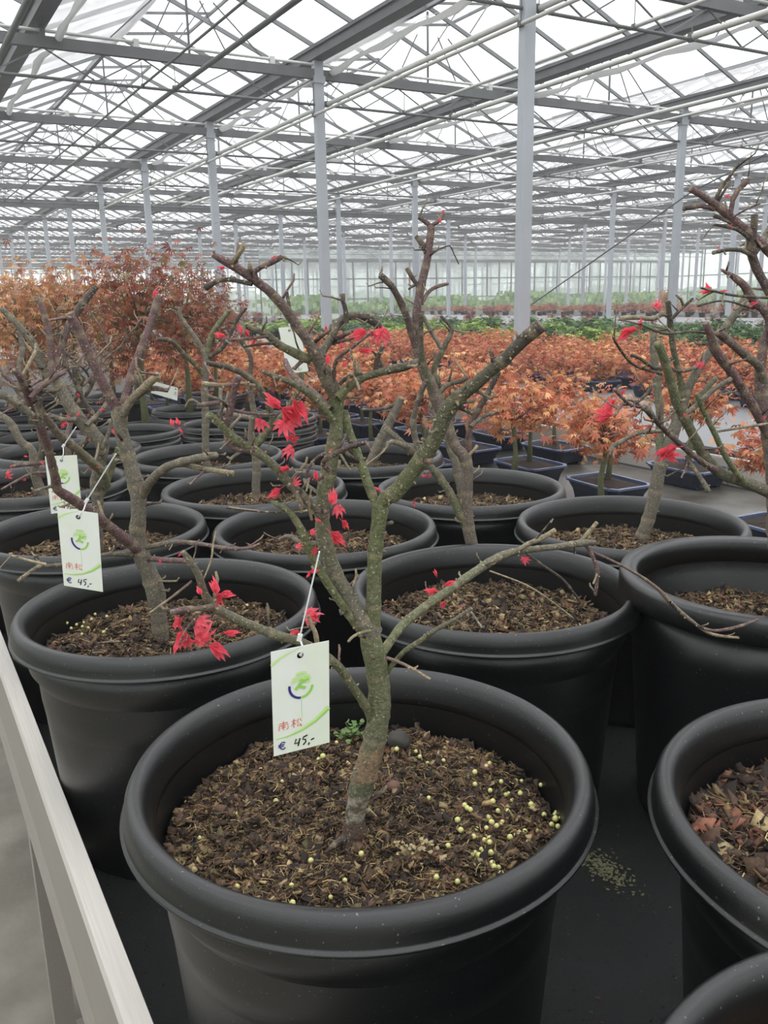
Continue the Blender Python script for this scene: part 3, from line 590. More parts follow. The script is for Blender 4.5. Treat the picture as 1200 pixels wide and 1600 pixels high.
for i, (px, py, sz, dwn, kd) in enumerate([(426, 625, 34, 2.2, 3), (460, 652, 48, 5.6, 1), (470, 640, 40, 5.4, 3), (403, 667, 26, 4.4, 0), (446, 672, 30, 4.9, 2), (458, 690, 24, 5.0, 1), (447, 704, 24, 3.6, 0), (441, 731, 24, 3.1, 3), (427, 771, 26, 3.7, 3), (460, 751, 16, None, 0),
        (493, 742, 16, 1.9, 3), (521, 778, 22, 1.3, 1), (533, 798, 22, 5.4, 0), (541, 820, 20, 5.5, 3), (530, 842, 34, 5.6, 3), (497, 813, 12, None, 4), (490, 830, 12, None, 0), (467, 851, 12, None, 0), (493, 862, 14, None, 1), (491, 892, 16, .3, 4), (482, 898, 12, 4, 4), (492, 959, 26, .2, 2), (498, 965, 20, 5.6, 1), (458, 987, 20, 3.2, 1),
        (380, 517, 26, 2.3, 4), (343, 523, 20, 2.8, 4), (395, 535, 16, 3.9, 4), (510, 514, 10, None, 4), (561, 521, 24, 3.4, 1), (586, 514, 26, .8, 1), (601, 530, 30, 5.2, 2), (574, 547, 24, .1, 4), (512, 560, 18, 1.5, 4), (539, 568, 14, .9, 4), (533, 540, 12, 1.6, 4), (345, 418, 14, 3, 4), (427, 404, 14, .7, 4), (413, 412, 9, 1.2, 4),
        (337, 915, 26, 1.6, 3), (348, 938, 28, 5.4, 1), (357, 929, 24, 6.1, 3), (311, 922, 16, 2.1, 3), (272, 975, 30, 3.8, 1), (279, 1003, 40, 4.1, 3), (290, 1005, 30, 4.6, 1), (321, 988, 30, .9, 2), (320, 968, 26, .2, 0), (363, 988, 26, .05, 4), (344, 1013, 36, 6.0, 1), (313, 1008, 24, 5.3, 0), (278, 658, 14, 1.9, 3), (283, 673, 10, 2, 4),
        (672, 922, 22, 3, 3), (703, 911, 20, .6, 4), (681, 895, 14, 1.7, 4), (694, 946, 14, 4.6, 1), (820, 878, 13, 4.7, 2), (647, 788, 11, 5, 4), (590, 764, 12, 2.5, 4), (663, 743, 8, 2.8, 4), (719, 630, 12, 2, 4), (729, 634, 10, 1, 4), (805, 520, 9, 1.8, 4), (516, 704, 8, 1, 4)]):
    D = DA - .03 if px < 620 else DA + .02
    if py > 860 and px < 400: D = DA - .10
    if 660 < px < 720 and py > 880: D = DA + .06
    if px == 820: D = DA + .14
    best = min(brA[2:], key=lambda o: min((Vector(v.co) + o.location + Vector(potA.location) - at(px, py, D)).length for v in list(o.data.vertices)[::40]))
    put_leaf(px, py, D, sz, best, 50 + i, kd, dwn)

# ---- tree in the pot to the left
XB, YB = 1.44 * .23, 5.45 * .23
potB = big_pot('potted_maple', 'grey-barked pruned maple forking into two bare purple stems, tag on its forward branch', XB, YB, soil=SOILS[0])
bB = onz(251, 1004, ZRIM - .066); DB = (bB - C0).dot(FH)
B = [('trunk', DB, DB, 'g', 'g', [(254, 1012, 30), (252, 1000, 26), (248, 963, 24), (244, 932, 30), (240, 915, 29), (232, 893, 25), (221, 868, 26), (215, 840, 24), (217, 800, 24), (215, 767, 26), (207, 737, 23), (197, 703, 22), (189, 670, 22), (187, 648, 24), (187, 635, 22)], 20),
 ('branch', DB, DB - .04, 'p', 'p', [(186, 645, 18), (173, 622, 16), (153, 583, 15), (133, 540, 15), (117, 507, 15), (108, 490, 15)], 14),
 ('branch', DB, DB + .03, 'p', 'p', [(190, 645, 16), (197, 620, 14), (210, 573, 13), (227, 530, 13), (240, 490, 12), (249, 462, 13)], 10),
 ('branch', DB - .01, DB - .04, 'g', 't', [(192, 648, 14), (202, 630, 12), (217, 613, 12), (247, 586, 12)], 9), ('branch', DB - .02, DB - .03, 'd', 'p', [(212, 622, 8), (235, 607, 8), (262, 610, 7)], 4),
 ('branch', DB, DB - .1, 'g', 'g', [(221, 778, 14), (229, 760, 15), (247, 740, 14), (267, 727, 13), (300, 718, 13), (320, 714, 12), (338, 711, 10)], 6), ('branch', DB - .05, DB - .1, 'g', 't', [(283, 725, 9), (310, 731, 8), (340, 736, 8), (364, 739, 7)], 6),
 ('branch', DB, DB - .30, 'p', 'p', [(220, 862, 20), (203, 848, 18), (167, 820, 16), (134, 794, 16), (113, 780, 15), (90, 765, 15), (87, 750, 14), (80, 720, 13), (72, 690, 14), (60, 660, 14), (50, 645, 12), (43, 620, 11), (33, 593, 10), (22, 578, 9)], 26),
 ('branch', DB - .28, DB - .3, 'g', 'g', [(52, 650, 10), (30, 632, 12), (10, 620, 11), (-8, 612, 10)], 9), ('branch', DB - .28, DB - .25, 'p', 'p', [(47, 622, 8), (60, 608, 9), (75, 596, 9), (101, 581, 8)], 6), ('branch', DB - .28, DB - .25, 'p', 'p', [(46, 604, 6), (62, 593, 6)], 2),
 ('branch', DB - .26, DB - .26, 'd', 'd', [(66, 668, 9), (60, 632, 9), (63, 628, 8), (65, 622, 6)], 6),
 ('branch', DB, DB - .25, 'g', 'g', [(212, 867, 9), (170, 866, 7), (130, 875, 7), (96, 883, 7), (60, 885, 6)], 3), ('branch', DB - .24, DB - .25, 'g', 't', [(60, 885, 6), (48, 893, 6), (28, 908, 5)], 4), ('branch', DB - .24, DB - .25, 't', 't', [(72, 882, 5), (50, 877, 4), (18, 868, 3)], 4), ('branch', DB - .23, DB - .23, 'd', 'd', [(60, 884, 7), (57, 872, 7), (56, 868, 8)], 0),
 ('branch', DB, DB - .1, 'g', 'p', [(226, 856, 9), (255, 850, 8), (283, 847, 8), (320, 851, 7), (355, 857, 6), (390, 856, 5), (405, 850, 4)], 12), ('branch', DB, DB - .12, 'p', 'p', [(230, 872, 9), (255, 875, 9), (290, 876, 9)], 5),
 ('branch', DB - .1, DB - .12, 't', 't', [(338, 829, 3), (333, 850, 3), (330, 875, 3), (318, 905, 2)], 0), ('branch', DB - .03, DB - .06, 'p', 't', [(300, 908, 4), (270, 932, 4), (234, 958, 4)], 0),
 ('branch', DB, DB, 't', 'g', [(250, 1000, 5), (220, 1008, 4), (190, 1003, 4), (160, 1004, 3), (135, 1008, 2)], 0)]
brB = build_tree(potB, 1.3, B, 5)
for i, (px, py, sz, dw, kd) in enumerate([(241, 457, 14, 1.5, 3), (159, 640, 10, 3, 4), (13, 740, 12, 1, 2), (268, 659, 14, 2, 3), (10, 745, 9, 4, 4), (40, 713, 8, 3, 4), (66, 724, 8, 2, 4), (250, 877, 9, 1.4, 4), (281, 866, 9, 1, 4)]):
    put_leaf(px, py, DB - .1, sz, brB[1], 300 + i, kd, dw)

# ---- tree behind, centre right
XC, YC = 3.47 * .23, 4.56 * .23
potC = big_pot('potted_maple', 'two-stemmed pruned maple just behind the front pot, its leader reaching highest in the middle', XC, YC, soil=SOILS[1])
bC = onz(748, 894, ZRIM - .066); DC = (bC - C0).dot(FH)
Ct = [('trunk', DC, DC, 'g', 'p', [(752, 905, 24), (748, 893, 21), (740, 863, 19), (733, 830, 19), (730, 800, 18), (730, 770, 17), (730, 730, 18), (724, 712, 18), (712, 698, 16), (704, 678, 16), (697, 657, 16), (684, 632, 18), (676, 607, 18), (665, 585, 17), (654, 558, 14), (649, 530, 13), (651, 487, 13), (657, 452, 13), (665, 417, 12), (670, 390, 12), (674, 353, 11)], 30),
 ('branch', DC, DC - .02, 'o', 'g', [(731, 828, 13), (719, 803, 13), (700, 765, 12), (680, 738, 12), (666, 723, 11), (650, 710, 11), (624, 688, 10), (602, 669, 9)], 14),
 ('branch', DC, DC, 'p', 'd', [(674, 354, 8), (664, 346, 8), (655, 339, 9)], 2), ('branch', DC, DC, 'p', 'p', [(675, 352, 7), (684, 347, 6), (693, 334, 7)], 3),
 ('branch', DC, DC - .05, 'p', 'd', [(650, 545, 12), (643, 520, 12), (636, 496, 11), (625, 470, 11), (611, 446, 10), (594, 430, 10)], 10),
 ('branch', DC, DC, 'd', 'd', [(657, 452, 7), (644, 434, 7), (636, 419, 7)], 4), ('branch', DC, DC, 'd', 'd', [(668, 398, 10), (661, 384, 9), (650, 369, 7)], 3),
 ('branch', DC, DC + .03, 'p', 'p', [(659, 475, 6), (668, 458, 6), (680, 449, 6), (700, 443, 5)], 1), ('branch', DC, DC, 'd', 'd', [(670, 395, 2), (690, 388, 2), (703, 384, 2.4), (709, 396, 2), (717, 413, 1.6)], 0),
 ('branch', DC, DC, 'd', 'd', [(666, 432, 3), (660, 440, 4), (645, 447, 4), (638, 452, 3)], 4),
 ('branch', DC, DC - .03, 'o', 'd', [(682, 628, 12), (672, 600, 10), (664, 575, 9), (659, 548, 8), (658, 520, 7), (658, 490, 7)], 7),
 ('branch', DC, DC + .04, 'o', 'd', [(686, 640, 11), (688, 610, 10), (678, 580, 9), (687, 556, 9), (699, 532, 8), (706, 515, 7), (697, 502, 5), (689, 494, 5)], 6),
 ('branch', DC, DC + .02, 'g', 'g', [(690, 545, 7), (675, 520, 7), (660, 493, 7)], 3),
 ('branch', DC - .03, DC - .03, 'g', 'd', [(656, 712, 9), (650, 690, 10), (645, 664, 10), (648, 645, 8), (655, 620, 8), (667, 594, 9)], 9),
 ('branch', DC + .02, DC, 'p', 'd', [(732, 715, 10), (732, 690, 10), (734, 670, 10), (741, 651, 10), (756, 625, 10), (768, 603, 9), (779, 580, 9)], 7), ('branch', DC, DC + .04, 'g', 'd', [(735, 667, 7), (752, 652, 6), (778, 644, 5)], 4),
 ('branch', DC, DC, 't', 't', [(733, 711, 5), (741, 703, 5), (746, 696, 5)], 0), ('branch', DC - .02, DC - .04, 'g', 't', [(640, 700, 8), (612, 690, 8), (600, 705, 3), (570, 728, 2)], 0),
 ('branch', DC, DC + .02, 'g', 'd', [(684, 615, 9), (700, 600, 8), (718, 596, 8), (730, 590, 7)], 6), ('branch', DC - .03, DC - .05, 't', 'g', [(720, 635, 5), (735, 610, 5), (748, 582, 5)], 2)]
brC = build_tree(potC, 1.3, Ct, 7)
for i, (px, py, sz, dw, kd) in enumerate([(688, 344, 9, 1.2, 4), (692, 330, 8, 1.2, 4), (663, 744, 10, 3, 4), (672, 743, 8, 1, 4), (640, 437, 5, 1, 4)]):
    put_leaf(px, py, DC - .02, sz, brC[0], 340 + i, kd, dw)
put = None

# ---- tree in the pot on the right, behind
XI, YI = 5.50 * .23, 5.25 * .23
potI = big_pot('potted_maple', 'slender leaning maple rising from the left half of its pot by the navy trays', XI, YI, soil=SOILS[1])
bI = onz(1002, 850, ZRIM - .066); DI = (bI - C0).dot(FH)
It = [('trunk', DI, DI, 'g', 'g', [(1001, 858, 24), (1003, 840, 21), (1013, 812, 20), (1023, 773, 20), (1030, 735, 20), (1040, 708, 20), (1056, 664, 18), (1069, 625, 15), (1078, 600, 14), (1100, 563, 13), (1120, 533, 12), (1134, 511, 12), (1154, 483, 12), (1171, 452, 10)], 20),
 ('branch', DI, DI + .04, 'o', 'g', [(1035, 722, 13), (1031, 690, 13), (1031, 650, 12), (1027, 600, 12), (1021, 545, 11), (1022, 515, 9)], 8),
 ('branch', DI, DI - .04, 'o', 'd', [(1066, 640, 9), (1063, 595, 9), (1052, 545, 9), (1047, 500, 9), (1043, 470, 8)], 9), ('branch', DI - .03, DI - .06, 'g', 't', [(1046, 495, 8), (1036, 490, 8), (1020, 498, 8), (995, 496, 7), (971, 497, 7)], 4),
 ('branch', DI - .04, DI - .04, 'd', 'd', [(1048, 500, 6), (1060, 487, 5), (1083, 466, 4)], 5), ('branch', DI - .04, DI - .04, 'd', 'd', [(1068, 480, 4), (1064, 468, 4), (1056, 461, 3)], 1),
 ('branch', DI, DI, 'o', 'g', [(1086, 630, 9), (1110, 600, 9), (1120, 590, 8)], 3), ('branch', DI, DI, 'd', 'd', [(1150, 490, 6), (1165, 480, 6), (1177, 482, 5)], 2),
 ('branch', DI, DI - .03, 'g', 'd', [(1104, 560, 7), (1085, 575, 6), (1062, 580, 5), (1040, 572, 4)], 4)]
brI = build_tree(potI, 1.7, It, 9)

# ---- wide pot at the right whose trunk stands outside the picture
XD, YD = 4.85 * .23, 3.42 * .23
potD = big_pot('potted_maple', 'many-branched purple maple leaning in over the flat-rimmed pot at the right edge', XD, YD, zr=ZB + .398, soil=SOILS[1], sub=.095, kind='q', sc_=.93)
DD = (Vector((XD, YD, 0)) - Vector((0, 0, 0))).dot(FH)
Dt = [('trunk', DD, DD, 'g', 'p', [(1228, 960, 36), (1224, 900, 34), (1216, 830, 33), (1214, 760, 31), (1206, 690, 28), (1196, 640, 24), (1188, 590, 18), (1192, 545, 14), (1202, 500, 11), (1206, 450, 9)], 16),
 ('branch', DD, DD - .12, 'g', 'o', [(1214, 778, 20), (1200, 768, 18), (1160, 752, 18), (1132, 742, 17), (1113, 728, 17), (1098, 708, 16), (1077, 668, 15), (1058, 630, 15), (1047, 592, 14), (1036, 556, 13), (1027, 536, 13)], 14),
 ('branch', DD - .06, DD - .16, 'p', 'd', [(1118, 734, 11), (1097, 722, 9), (1067, 698, 9), (1034, 667, 8), (1006, 636, 9)], 12), ('branch', DD - .04, DD - .08, 'o', 'o', [(1164, 754, 9), (1150, 738, 9), (1132, 710, 9), (1118, 680, 9), (1100, 643, 8), (1088, 615, 7)], 7),
 ('branch', DD - .08, DD - .06, 'g', 'g', [(1062, 655, 7), (1090, 632, 8), (1116, 608, 8), (1142, 592, 7)], 3),
 ('branch', DD - .14, DD - .18, 'p', 'p', [(1010, 638, 5), (985, 632, 5), (966, 615, 5), (960, 608, 6)], 6), ('branch', DD - .14, DD - .18, 'p', 'p', [(1000, 634, 5), (980, 625, 4), (960, 650, 4)], 4), ('branch', DD - .14, DD - .16, 'g', 'g', [(985, 636, 4), (1004, 622, 5), (1023, 600, 4)], 2),
 ('branch', DD - .1, DD - .14, 'g', 'g', [(1042, 673, 6), (1000, 677, 6), (970, 690, 7), (956, 700, 7), (953, 712, 5)], 5), ('branch', DD - .08, DD - .1, 'g', 'g', [(1072, 712, 6), (1085, 733, 6), (1098, 752, 8), (1107, 768, 9)], 7),
 ('branch', DD, DD - .08, 'p', 'p', [(1206, 690, 18), (1190, 660, 14), (1176, 634, 14), (1150, 593, 14), (1132, 567, 15), (1117, 546, 15), (1110, 525, 12), (1102, 505, 10)], 14),
 ('branch', DD, DD - .06, 'g', 'p', [(1192, 600, 16), (1186, 573, 13), (1167, 557, 13), (1145, 538, 13), (1122, 519, 13)], 7),
 ('branch', DD, DD - .04, 'p', 'p', [(1216, 560, 13), (1200, 495, 13), (1178, 471, 13), (1163, 447, 12), (1152, 437, 11), (1142, 430, 7), (1128, 422, 5)], 10),
 ('branch', DD, DD - .02, 'p', 'd', [(1222, 500, 13), (1200, 453, 13), (1182, 420, 14), (1173, 385, 14), (1178, 358, 11), (1179, 335, 10)], 9),
 ('branch', DD, DD - .04, 'p', 'p', [(1222, 415, 16), (1192, 382, 15), (1167, 362, 14), (1143, 341, 13), (1118, 320, 12), (1098, 306, 10), (1079, 295, 10)], 9),
 ('branch', DD - .03, DD - .03, 'd', 'd', [(1116, 318, 6), (1126, 294, 6), (1140, 276, 5), (1154, 255, 4)], 2), ('branch', DD - .03, DD - .03, 'p', 'p', [(1142, 335, 7), (1145, 312, 8), (1153, 297, 8), (1168, 283, 9)], 2),
 ('branch', DD - .03, DD - .04, 'p', 'd', [(1115, 326, 9), (1095, 322, 7), (1068, 326, 8)], 1), ('branch', DD - .03, DD - .04, 'd', 'p', [(1146, 339, 3), (1170, 325, 3), (1188, 318, 3)], 3),
 ('branch', DD - .02, DD - .04, 'd', 'd', [(1178, 403, 8), (1163, 393, 6), (1140, 390, 6), (1114, 395, 6)], 5), ('branch', DD - .02, DD - .03, 'd', 'd', [(1170, 372, 6), (1150, 358, 6), (1116, 351, 4)], 3), ('branch', DD - .02, DD - .03, 'p', 'd', [(1160, 360, 6), (1135, 345, 5), (1115, 337, 6)], 1),
 ('branch', DD - .01, DD + .02, 'g', 'g', [(1178, 395, 12), (1192, 375, 10), (1206, 350, 9)], 3),
 ('branch', DD - .06, DD - .14, 'p', 'd', [(1110, 521, 5), (1078, 518, 3.5), (1040, 521, 3.5), (1012, 512, 3.5), (1000, 505, 3)], 5), ('branch', DD - .06, DD - .14, 'd', 'd', [(1208, 466, 4), (1150, 462, 4), (1116, 455, 4), (1095, 450, 3)], 4),
 ('branch', DD - .06, DD - .12, 'd', 'd', [(1170, 480, 4), (1130, 470, 3), (1090, 478, 4)], 3), ('branch', DD - .04, DD - .14, 'd', 'd', [(1034, 585, 4), (990, 570, 4), (965, 540, 4), (958, 526, 4)], 6),
 ('branch', DD - .04, DD - .08, 'd', 'd', [(1050, 560, 6), (1025, 576, 6), (1000, 560, 5), (985, 555, 5)], 5), ('branch', DD - .04, DD - .04, 't', 'g', [(1212, 660, 4), (1160, 668, 4), (1115, 675, 4)], 0)]
brD = build_tree(potD, 1.3, Dt, 11)
for i, (px, py, sz, dw, kd) in enumerate([(983, 514, 24, 3, 3), (975, 524, 24, 3.9, 3), (1001, 505, 18, 1.6, 4), (1030, 474, 14, 1, 2), (1106, 450, 20, 1.9, 3), (1100, 456, 16, 3.1, 4), (1131, 455, 12, .3, 4), (1178, 474, 14, .3, 4), (1097, 569, 13, 1, 2), (950, 632, 26, 3.6, 3), (944, 642, 30, 2.6, 1), (940, 655, 22, 3.2, 4), (1040, 702, 34, 3.3, 3), (1050, 710, 34, .2, 3), (1036, 712, 26, 4.2, 4), (1025, 680, 9, 1, 4), (1070, 648, 8, 2, 4), (974, 612, 12, 1, 4), (1137, 306, 10, .8, 4), (1142, 352, 6, 1, 4), (1123, 386, 6, 1, 4), (1195, 652, 8, 1, 4), (1023, 586, 8, 1, 4)]):
    put_leaf(px, py, DD - .12 if px < 1080 else DD - .05, sz, brD[1] if px < 1090 else brD[0], 400 + i, kd, dw)

# ---- pots at the lower right edge
potE = big_pot('potted_maple', 'black pot of reddish bark chips cut by the right edge, beside the front pot', 3.22 * .23, 1.50 * .23, soil=SOIL_BARK, sub=.07)
potF = big_pot('potted_maple', 'black pot of which only an arc of rim shows in the lower right corner', 1.93 * .23, .42 * .23, zr=ZRIM - .01, soil=SOIL_BARK, sub=.09)

# ---- generic pruned maple for the remaining pots, a seeded skeleton
def bare_tree(t, base, h, seed, r0=.011, lean=(0, 0), tone=(GREY, PURP)):
    rg = random.Random(seed)
    def grow(p, d, L, r, lev, cols, nm):
        pts = [p]; q = Vector(p); dd = Vector(d)
        for i in range(4):
            dd = (dd + Vector((rg.gauss(0, .18), rg.gauss(0, .18), .06))).normalized(); q = q + dd * L / 4; pts.append(q.copy())
        rad = [r, r * .9, r * .82, r * .75, r * .68]
        mb = branch_mesh(pts, rad, cols[0], cols[1], seed * 9 + lev, n=9, step=.014, rough=.08)
        o = link(nm, mb.mesh(nm, MT['bark'], True)); keep(o, t)
        tm = twigs(mb.path, 9, seed + lev * 13, r0=.0016, L=(.012, .055)); q2 = link('twig', tm.mesh('twig', MT['bark'], True), None, kind='stuff'); keep(q2, o)
        if lev < 3:
            k = 3 if lev == 0 else 2
            a0 = rg.random() * 6.28
            for j in range(k):
                a = a0 + j * 6.28 / k + rg.uniform(-.4, .4); ps = pts[rg.choice((2, 3, 4)) if lev else (4 if j else 3)]
                nd = (dd * .6 + Vector((math.cos(a), math.sin(a), .35 + .4 * rg.random()))).normalized()
                grow(ps, nd, L * rg.uniform(.62, .95), r * .66, lev + 1, (cols[1], mixc(cols[1], DARK, .4)), 'branch')
        return o
    o = grow(Vector(base), Vector((lean[0], lean[1], 1)).normalized(), h * .38, r0, 0, tone, 'trunk')
    return o
def tree_leaves(t, n, seed, spread=.2, z=(.25, .6)):
    rg = random.Random(seed); tr = [o for o in t.children if o.name.startswith('branch')]
    for i in range(n):
        o = rg.choice(tr); v = Vector(rg.choice(o.data.vertices).co) + o.location + t.location
        l = bpy.data.objects.new('leaf', LEAVES[rg.choice((0, 3, 4, 4))]); COL.objects.link(l); s_ = rg.uniform(.008, .018); l.scale = (s_,) * 3
        l.rotation_euler = (rg.uniform(-1, 1), rg.uniform(-1, 1), rg.uniform(0, 6)); l.location = v; keep(l, o)

# left thicket, traced
XH, YH = 1.44 * .23, 7.79 * .23
potH = big_pot('potted_maple', 'grey twisting maple behind the left tagged pot, a second tag on its branch', XH, YH, soil=SOILS[1])
DH = YH * FH.y + XH * FH.x
Ht = [('trunk', DH, DH - .05, 'g', 'g', [(152, 860, 20), (152, 830, 18), (153, 790, 17), (150, 757, 18), (157, 717, 18), (160, 697, 19), (148, 680, 20), (127, 658, 20), (110, 635, 19), (92, 602, 16), (74, 583, 14), (66, 566, 12), (50, 533, 11), (30, 510, 10), (2, 482, 9)], 30),
 ('branch', DH - .05, DH - .05, 'p', 'p', [(84, 592, 12), (80, 560, 10), (77, 520, 10), (65, 478, 9), (57, 464, 9)], 10), ('branch', DH - .05, DH, 'p', 'd', [(84, 590, 12), (92, 555, 10), (107, 510, 11), (123, 483, 12), (138, 463, 11), (151, 448, 8)], 12),
 ('branch', DH - .02, DH - .25, 'o', 'p', [(168, 760, 12), (160, 738, 14), (140, 720, 14), (117, 700, 14), (93, 680, 13), (68, 648, 12), (45, 605, 10)], 16),
 ('branch', DH, DH, 'd', 'd', [(125, 702, 8), (142, 678, 8), (148, 654, 8), (130, 625, 8), (118, 595, 8), (117, 573, 9)], 14),
 ('branch', DH - .03, DH - .03, 'g', 'g', [(160, 700, 8), (172, 670, 6), (171, 655, 5)], 4), ('branch', DH, DH, 'o', 'o', [(150, 790, 9), (168, 752, 9), (185, 700, 9)], 3),
 ('branch', DH - .05, DH - .1, 'g', 'd', [(120, 655, 9), (95, 655, 8), (60, 640, 7), (30, 625, 7), (-5, 620, 6)], 10), ('branch', DH - .05, DH, 'g', 'd', [(135, 665, 8), (160, 640, 7), (168, 625, 5)], 4)]
brH = build_tree(potH, 1.8, Ht, 13)
XL_, YL_ = 1.36 * .23, 10.31 * .23
potL = big_pot('potted_maple', 'crooked grey maple in the fourth pot along the left rail, half hidden by the tags', XL_, YL_, soil=SOILS[0])
DL = YL_ * FH.y + XL_ * FH.x
Lt = [('trunk', DL, DL, 'g', 'g', [(76, 790, 16), (66, 772, 15), (56, 745, 15), (53, 715, 13), (47, 700, 12), (33, 690, 12), (15, 660, 12), (-8, 645, 11)], 14), ('branch', DL, DL - .1, 'g', 'p', [(54, 730, 10), (66, 700, 9), (58, 660, 9), (40, 630, 8), (20, 600, 8), (-5, 575, 7)], 14),
 ('branch', DL, DL - .1, 'p', 'p', [(70, 722, 6), (50, 725, 6), (22, 728, 5)], 6), ('branch', DL, DL - .1, 'p', 'p', [(75, 738, 5), (50, 740, 4), (25, 752, 4), (2, 765, 3)], 6), ('branch', DL, DL + .1, 'g', 'd', [(40, 640, 8), (30, 580, 8), (35, 545, 8), (25, 500, 6)], 10)]
brL = build_tree(potL, 1.8, Lt, 15)
# remaining pots of the bench: (label, X, Y in rim radii, height, seed)
rest = [('G', 'low pruned maple in the pot directly behind the front trunk, no stem standing clear', 3.20, 6.66, .30, 21),
        ('J', 'pruned maple with one straight pale trunk, in the third pot back from the front', 3.30, 8.60, .62, 22),
        ('K', 'pruned maple right of the tall two-stemmed one, its rim backing onto the navy trays', 5.19, 7.23, .42, 23),
        ('M', 'bare maple with rising green stems behind the straight pale trunk', 3.52, 10.8, .62, 24),
        ('N', 'pruned maple with one thick leaning stump, behind the front tree', 5.22, 9.57, .34, 25),
        ('O', 'small-looking bare maple in the farthest pot by the left rail', 2.05, 12.4, .55, 26)]
for k, lb, x, y, h, sd in rest:
    x *= .23; y *= .23; t = big_pot('potted_maple', lb, x, y, soil=random.choice(SOILS)); D = x * FH.x + y * FH.y
    zb = ZRIM - .066
    if k == 'J':
        b = onz(400, 783, zb); D = (b - C0).dot(FH)
        build_tree(t, 1.9, [('trunk', D, D, 'g', 'g', [(400, 790, 15), (400, 760, 13), (401, 730, 13), (398, 705, 12), (392, 680, 11), (398, 640, 10)], 5), ('branch', D, D - .1, 'o', 'd', [(398, 700, 10), (425, 660, 9), (410, 612, 9), (385, 588, 9), (360, 575, 9), (322, 567, 8)], 14),
            ('branch', D, D, 'g', 'd', [(398, 650, 9), (390, 600, 8), (392, 560, 7), (375, 530, 7)], 10), ('branch', D, D, 'o', 'd', [(400, 690, 9), (440, 650, 8), (470, 600, 8), (465, 560, 7), (455, 500, 6), (448, 455, 5)], 14), ('branch', D, D + .1, 'g', 'g', [(400, 655, 8), (350, 640, 7), (345, 600, 6)], 8)], 31)
    elif k == 'M':
        build_tree(t, 1.9, [('trunk', D, D, 'g', 'g', [(330, 745, 12), (322, 715, 11), (321, 660, 11), (320, 600, 11), (322, 560, 10), (313, 540, 8), (300, 520, 7), (283, 497, 7), (280, 480, 6)], 14), ('branch', D, D, 'o', 'o', [(323, 555, 8), (330, 525, 8), (343, 505, 8), (358, 485, 7)], 5), ('branch', D, D - .1, 'o', 'd', [(320, 590, 7), (303, 568, 7), (287, 553, 7), (268, 533, 7), (245, 530, 6)], 5),
            ('branch', D, D, 'g', 'g', [(322, 640, 6), (300, 625, 5), (290, 637, 5)], 3), ('branch', D, D, 'd', 'd', [(323, 560, 7), (350, 540, 6), (370, 500, 6), (385, 480, 5)], 5)], 33)
    elif k == 'K':
        build_tree(t, 1.9, [('trunk', D - .08, D - .08, 'g', 'g', [(726, 785, 15), (719, 755, 14), (711, 722, 13), (701, 692, 12), (694, 660, 11)], 5), ('branch', D - .08, D, 'd', 'd', [(697, 672, 9), (712, 640, 8), (735, 610, 8), (750, 590, 6)], 9), ('branch', D - .08, D, 'd', 'd', [(700, 690, 8), (680, 660, 8), (672, 630, 6)], 6)], 35)
    elif k == 'N':
        build_tree(t, 1.9, [('trunk', D, D, 'g', 'g', [(572, 738, 16), (579, 722, 14), (589, 700, 15), (601, 675, 15), (613, 651, 14), (627, 622, 13)], 8), ('branch', D, D, 'g', 't', [(575, 728, 6), (590, 715, 4), (600, 700, 3)], 1), ('branch', D, D, 'd', 'd', [(622, 632, 7), (590, 640, 5), (565, 640, 4)], 4)], 37)
    elif k == 'G':
        build_tree(t, 1.7, [('trunk', D - .05, D - .05, 'g', 'g', [(486, 868, 12), (470, 850, 10), (450, 838, 7), (432, 846, 5)], 4), ('branch', D - .05, D - .1, 't', 't', [(360, 797, 0), (356, 793, 3), (420, 800, 3), (480, 798, 4)], 2)], 39)
    else:
        bare_tree(t, (x, y, zb - .005), h, sd)
tree_leaves(bpy.data.objects['potted_maple.007'] if 'potted_maple.007' in bpy.data.objects else potL, 10, 5)
tree_leaves(potL, 8, 6); tree_leaves(potH, 8, 8)

exec_more = True
# ================================================================== TAGS
def strokes(cardf, segs, wd, lift=.0004):
    mb = MB()
    for st in segs:
        P = [cardf(u, v, lift) for u, v in st]; nn = cardf(.5, .5, 1) - cardf(.5, .5, 0)
        wds = wd if hasattr(wd, '__len__') else [wd] * len(P); V = []
        for i, p in enumerate(P):
            t = (P[min(i + 1, len(P) - 1)] - P[max(i - 1, 0)]).normalized(); s_ = t.cross(nn.normalized()).normalized() * (wds[min(i, len(wds) - 1)] / 2)
            V += [p + s_, p - s_]
        mb.add(V, [(2 * i, 2 * i + 1, 2 * i + 3, 2 * i + 2) for i in range(len(P) - 1)])
    return mb
def arc(cu, cv, ru, rv, a0, a1, n=14):
    return [(cu + ru * math.cos(math.radians(a0 + (a1 - a0) * i / n)), cv + rv * math.sin(math.radians(a0 + (a1 - a0) * i / n))) for i in range(n + 1)]
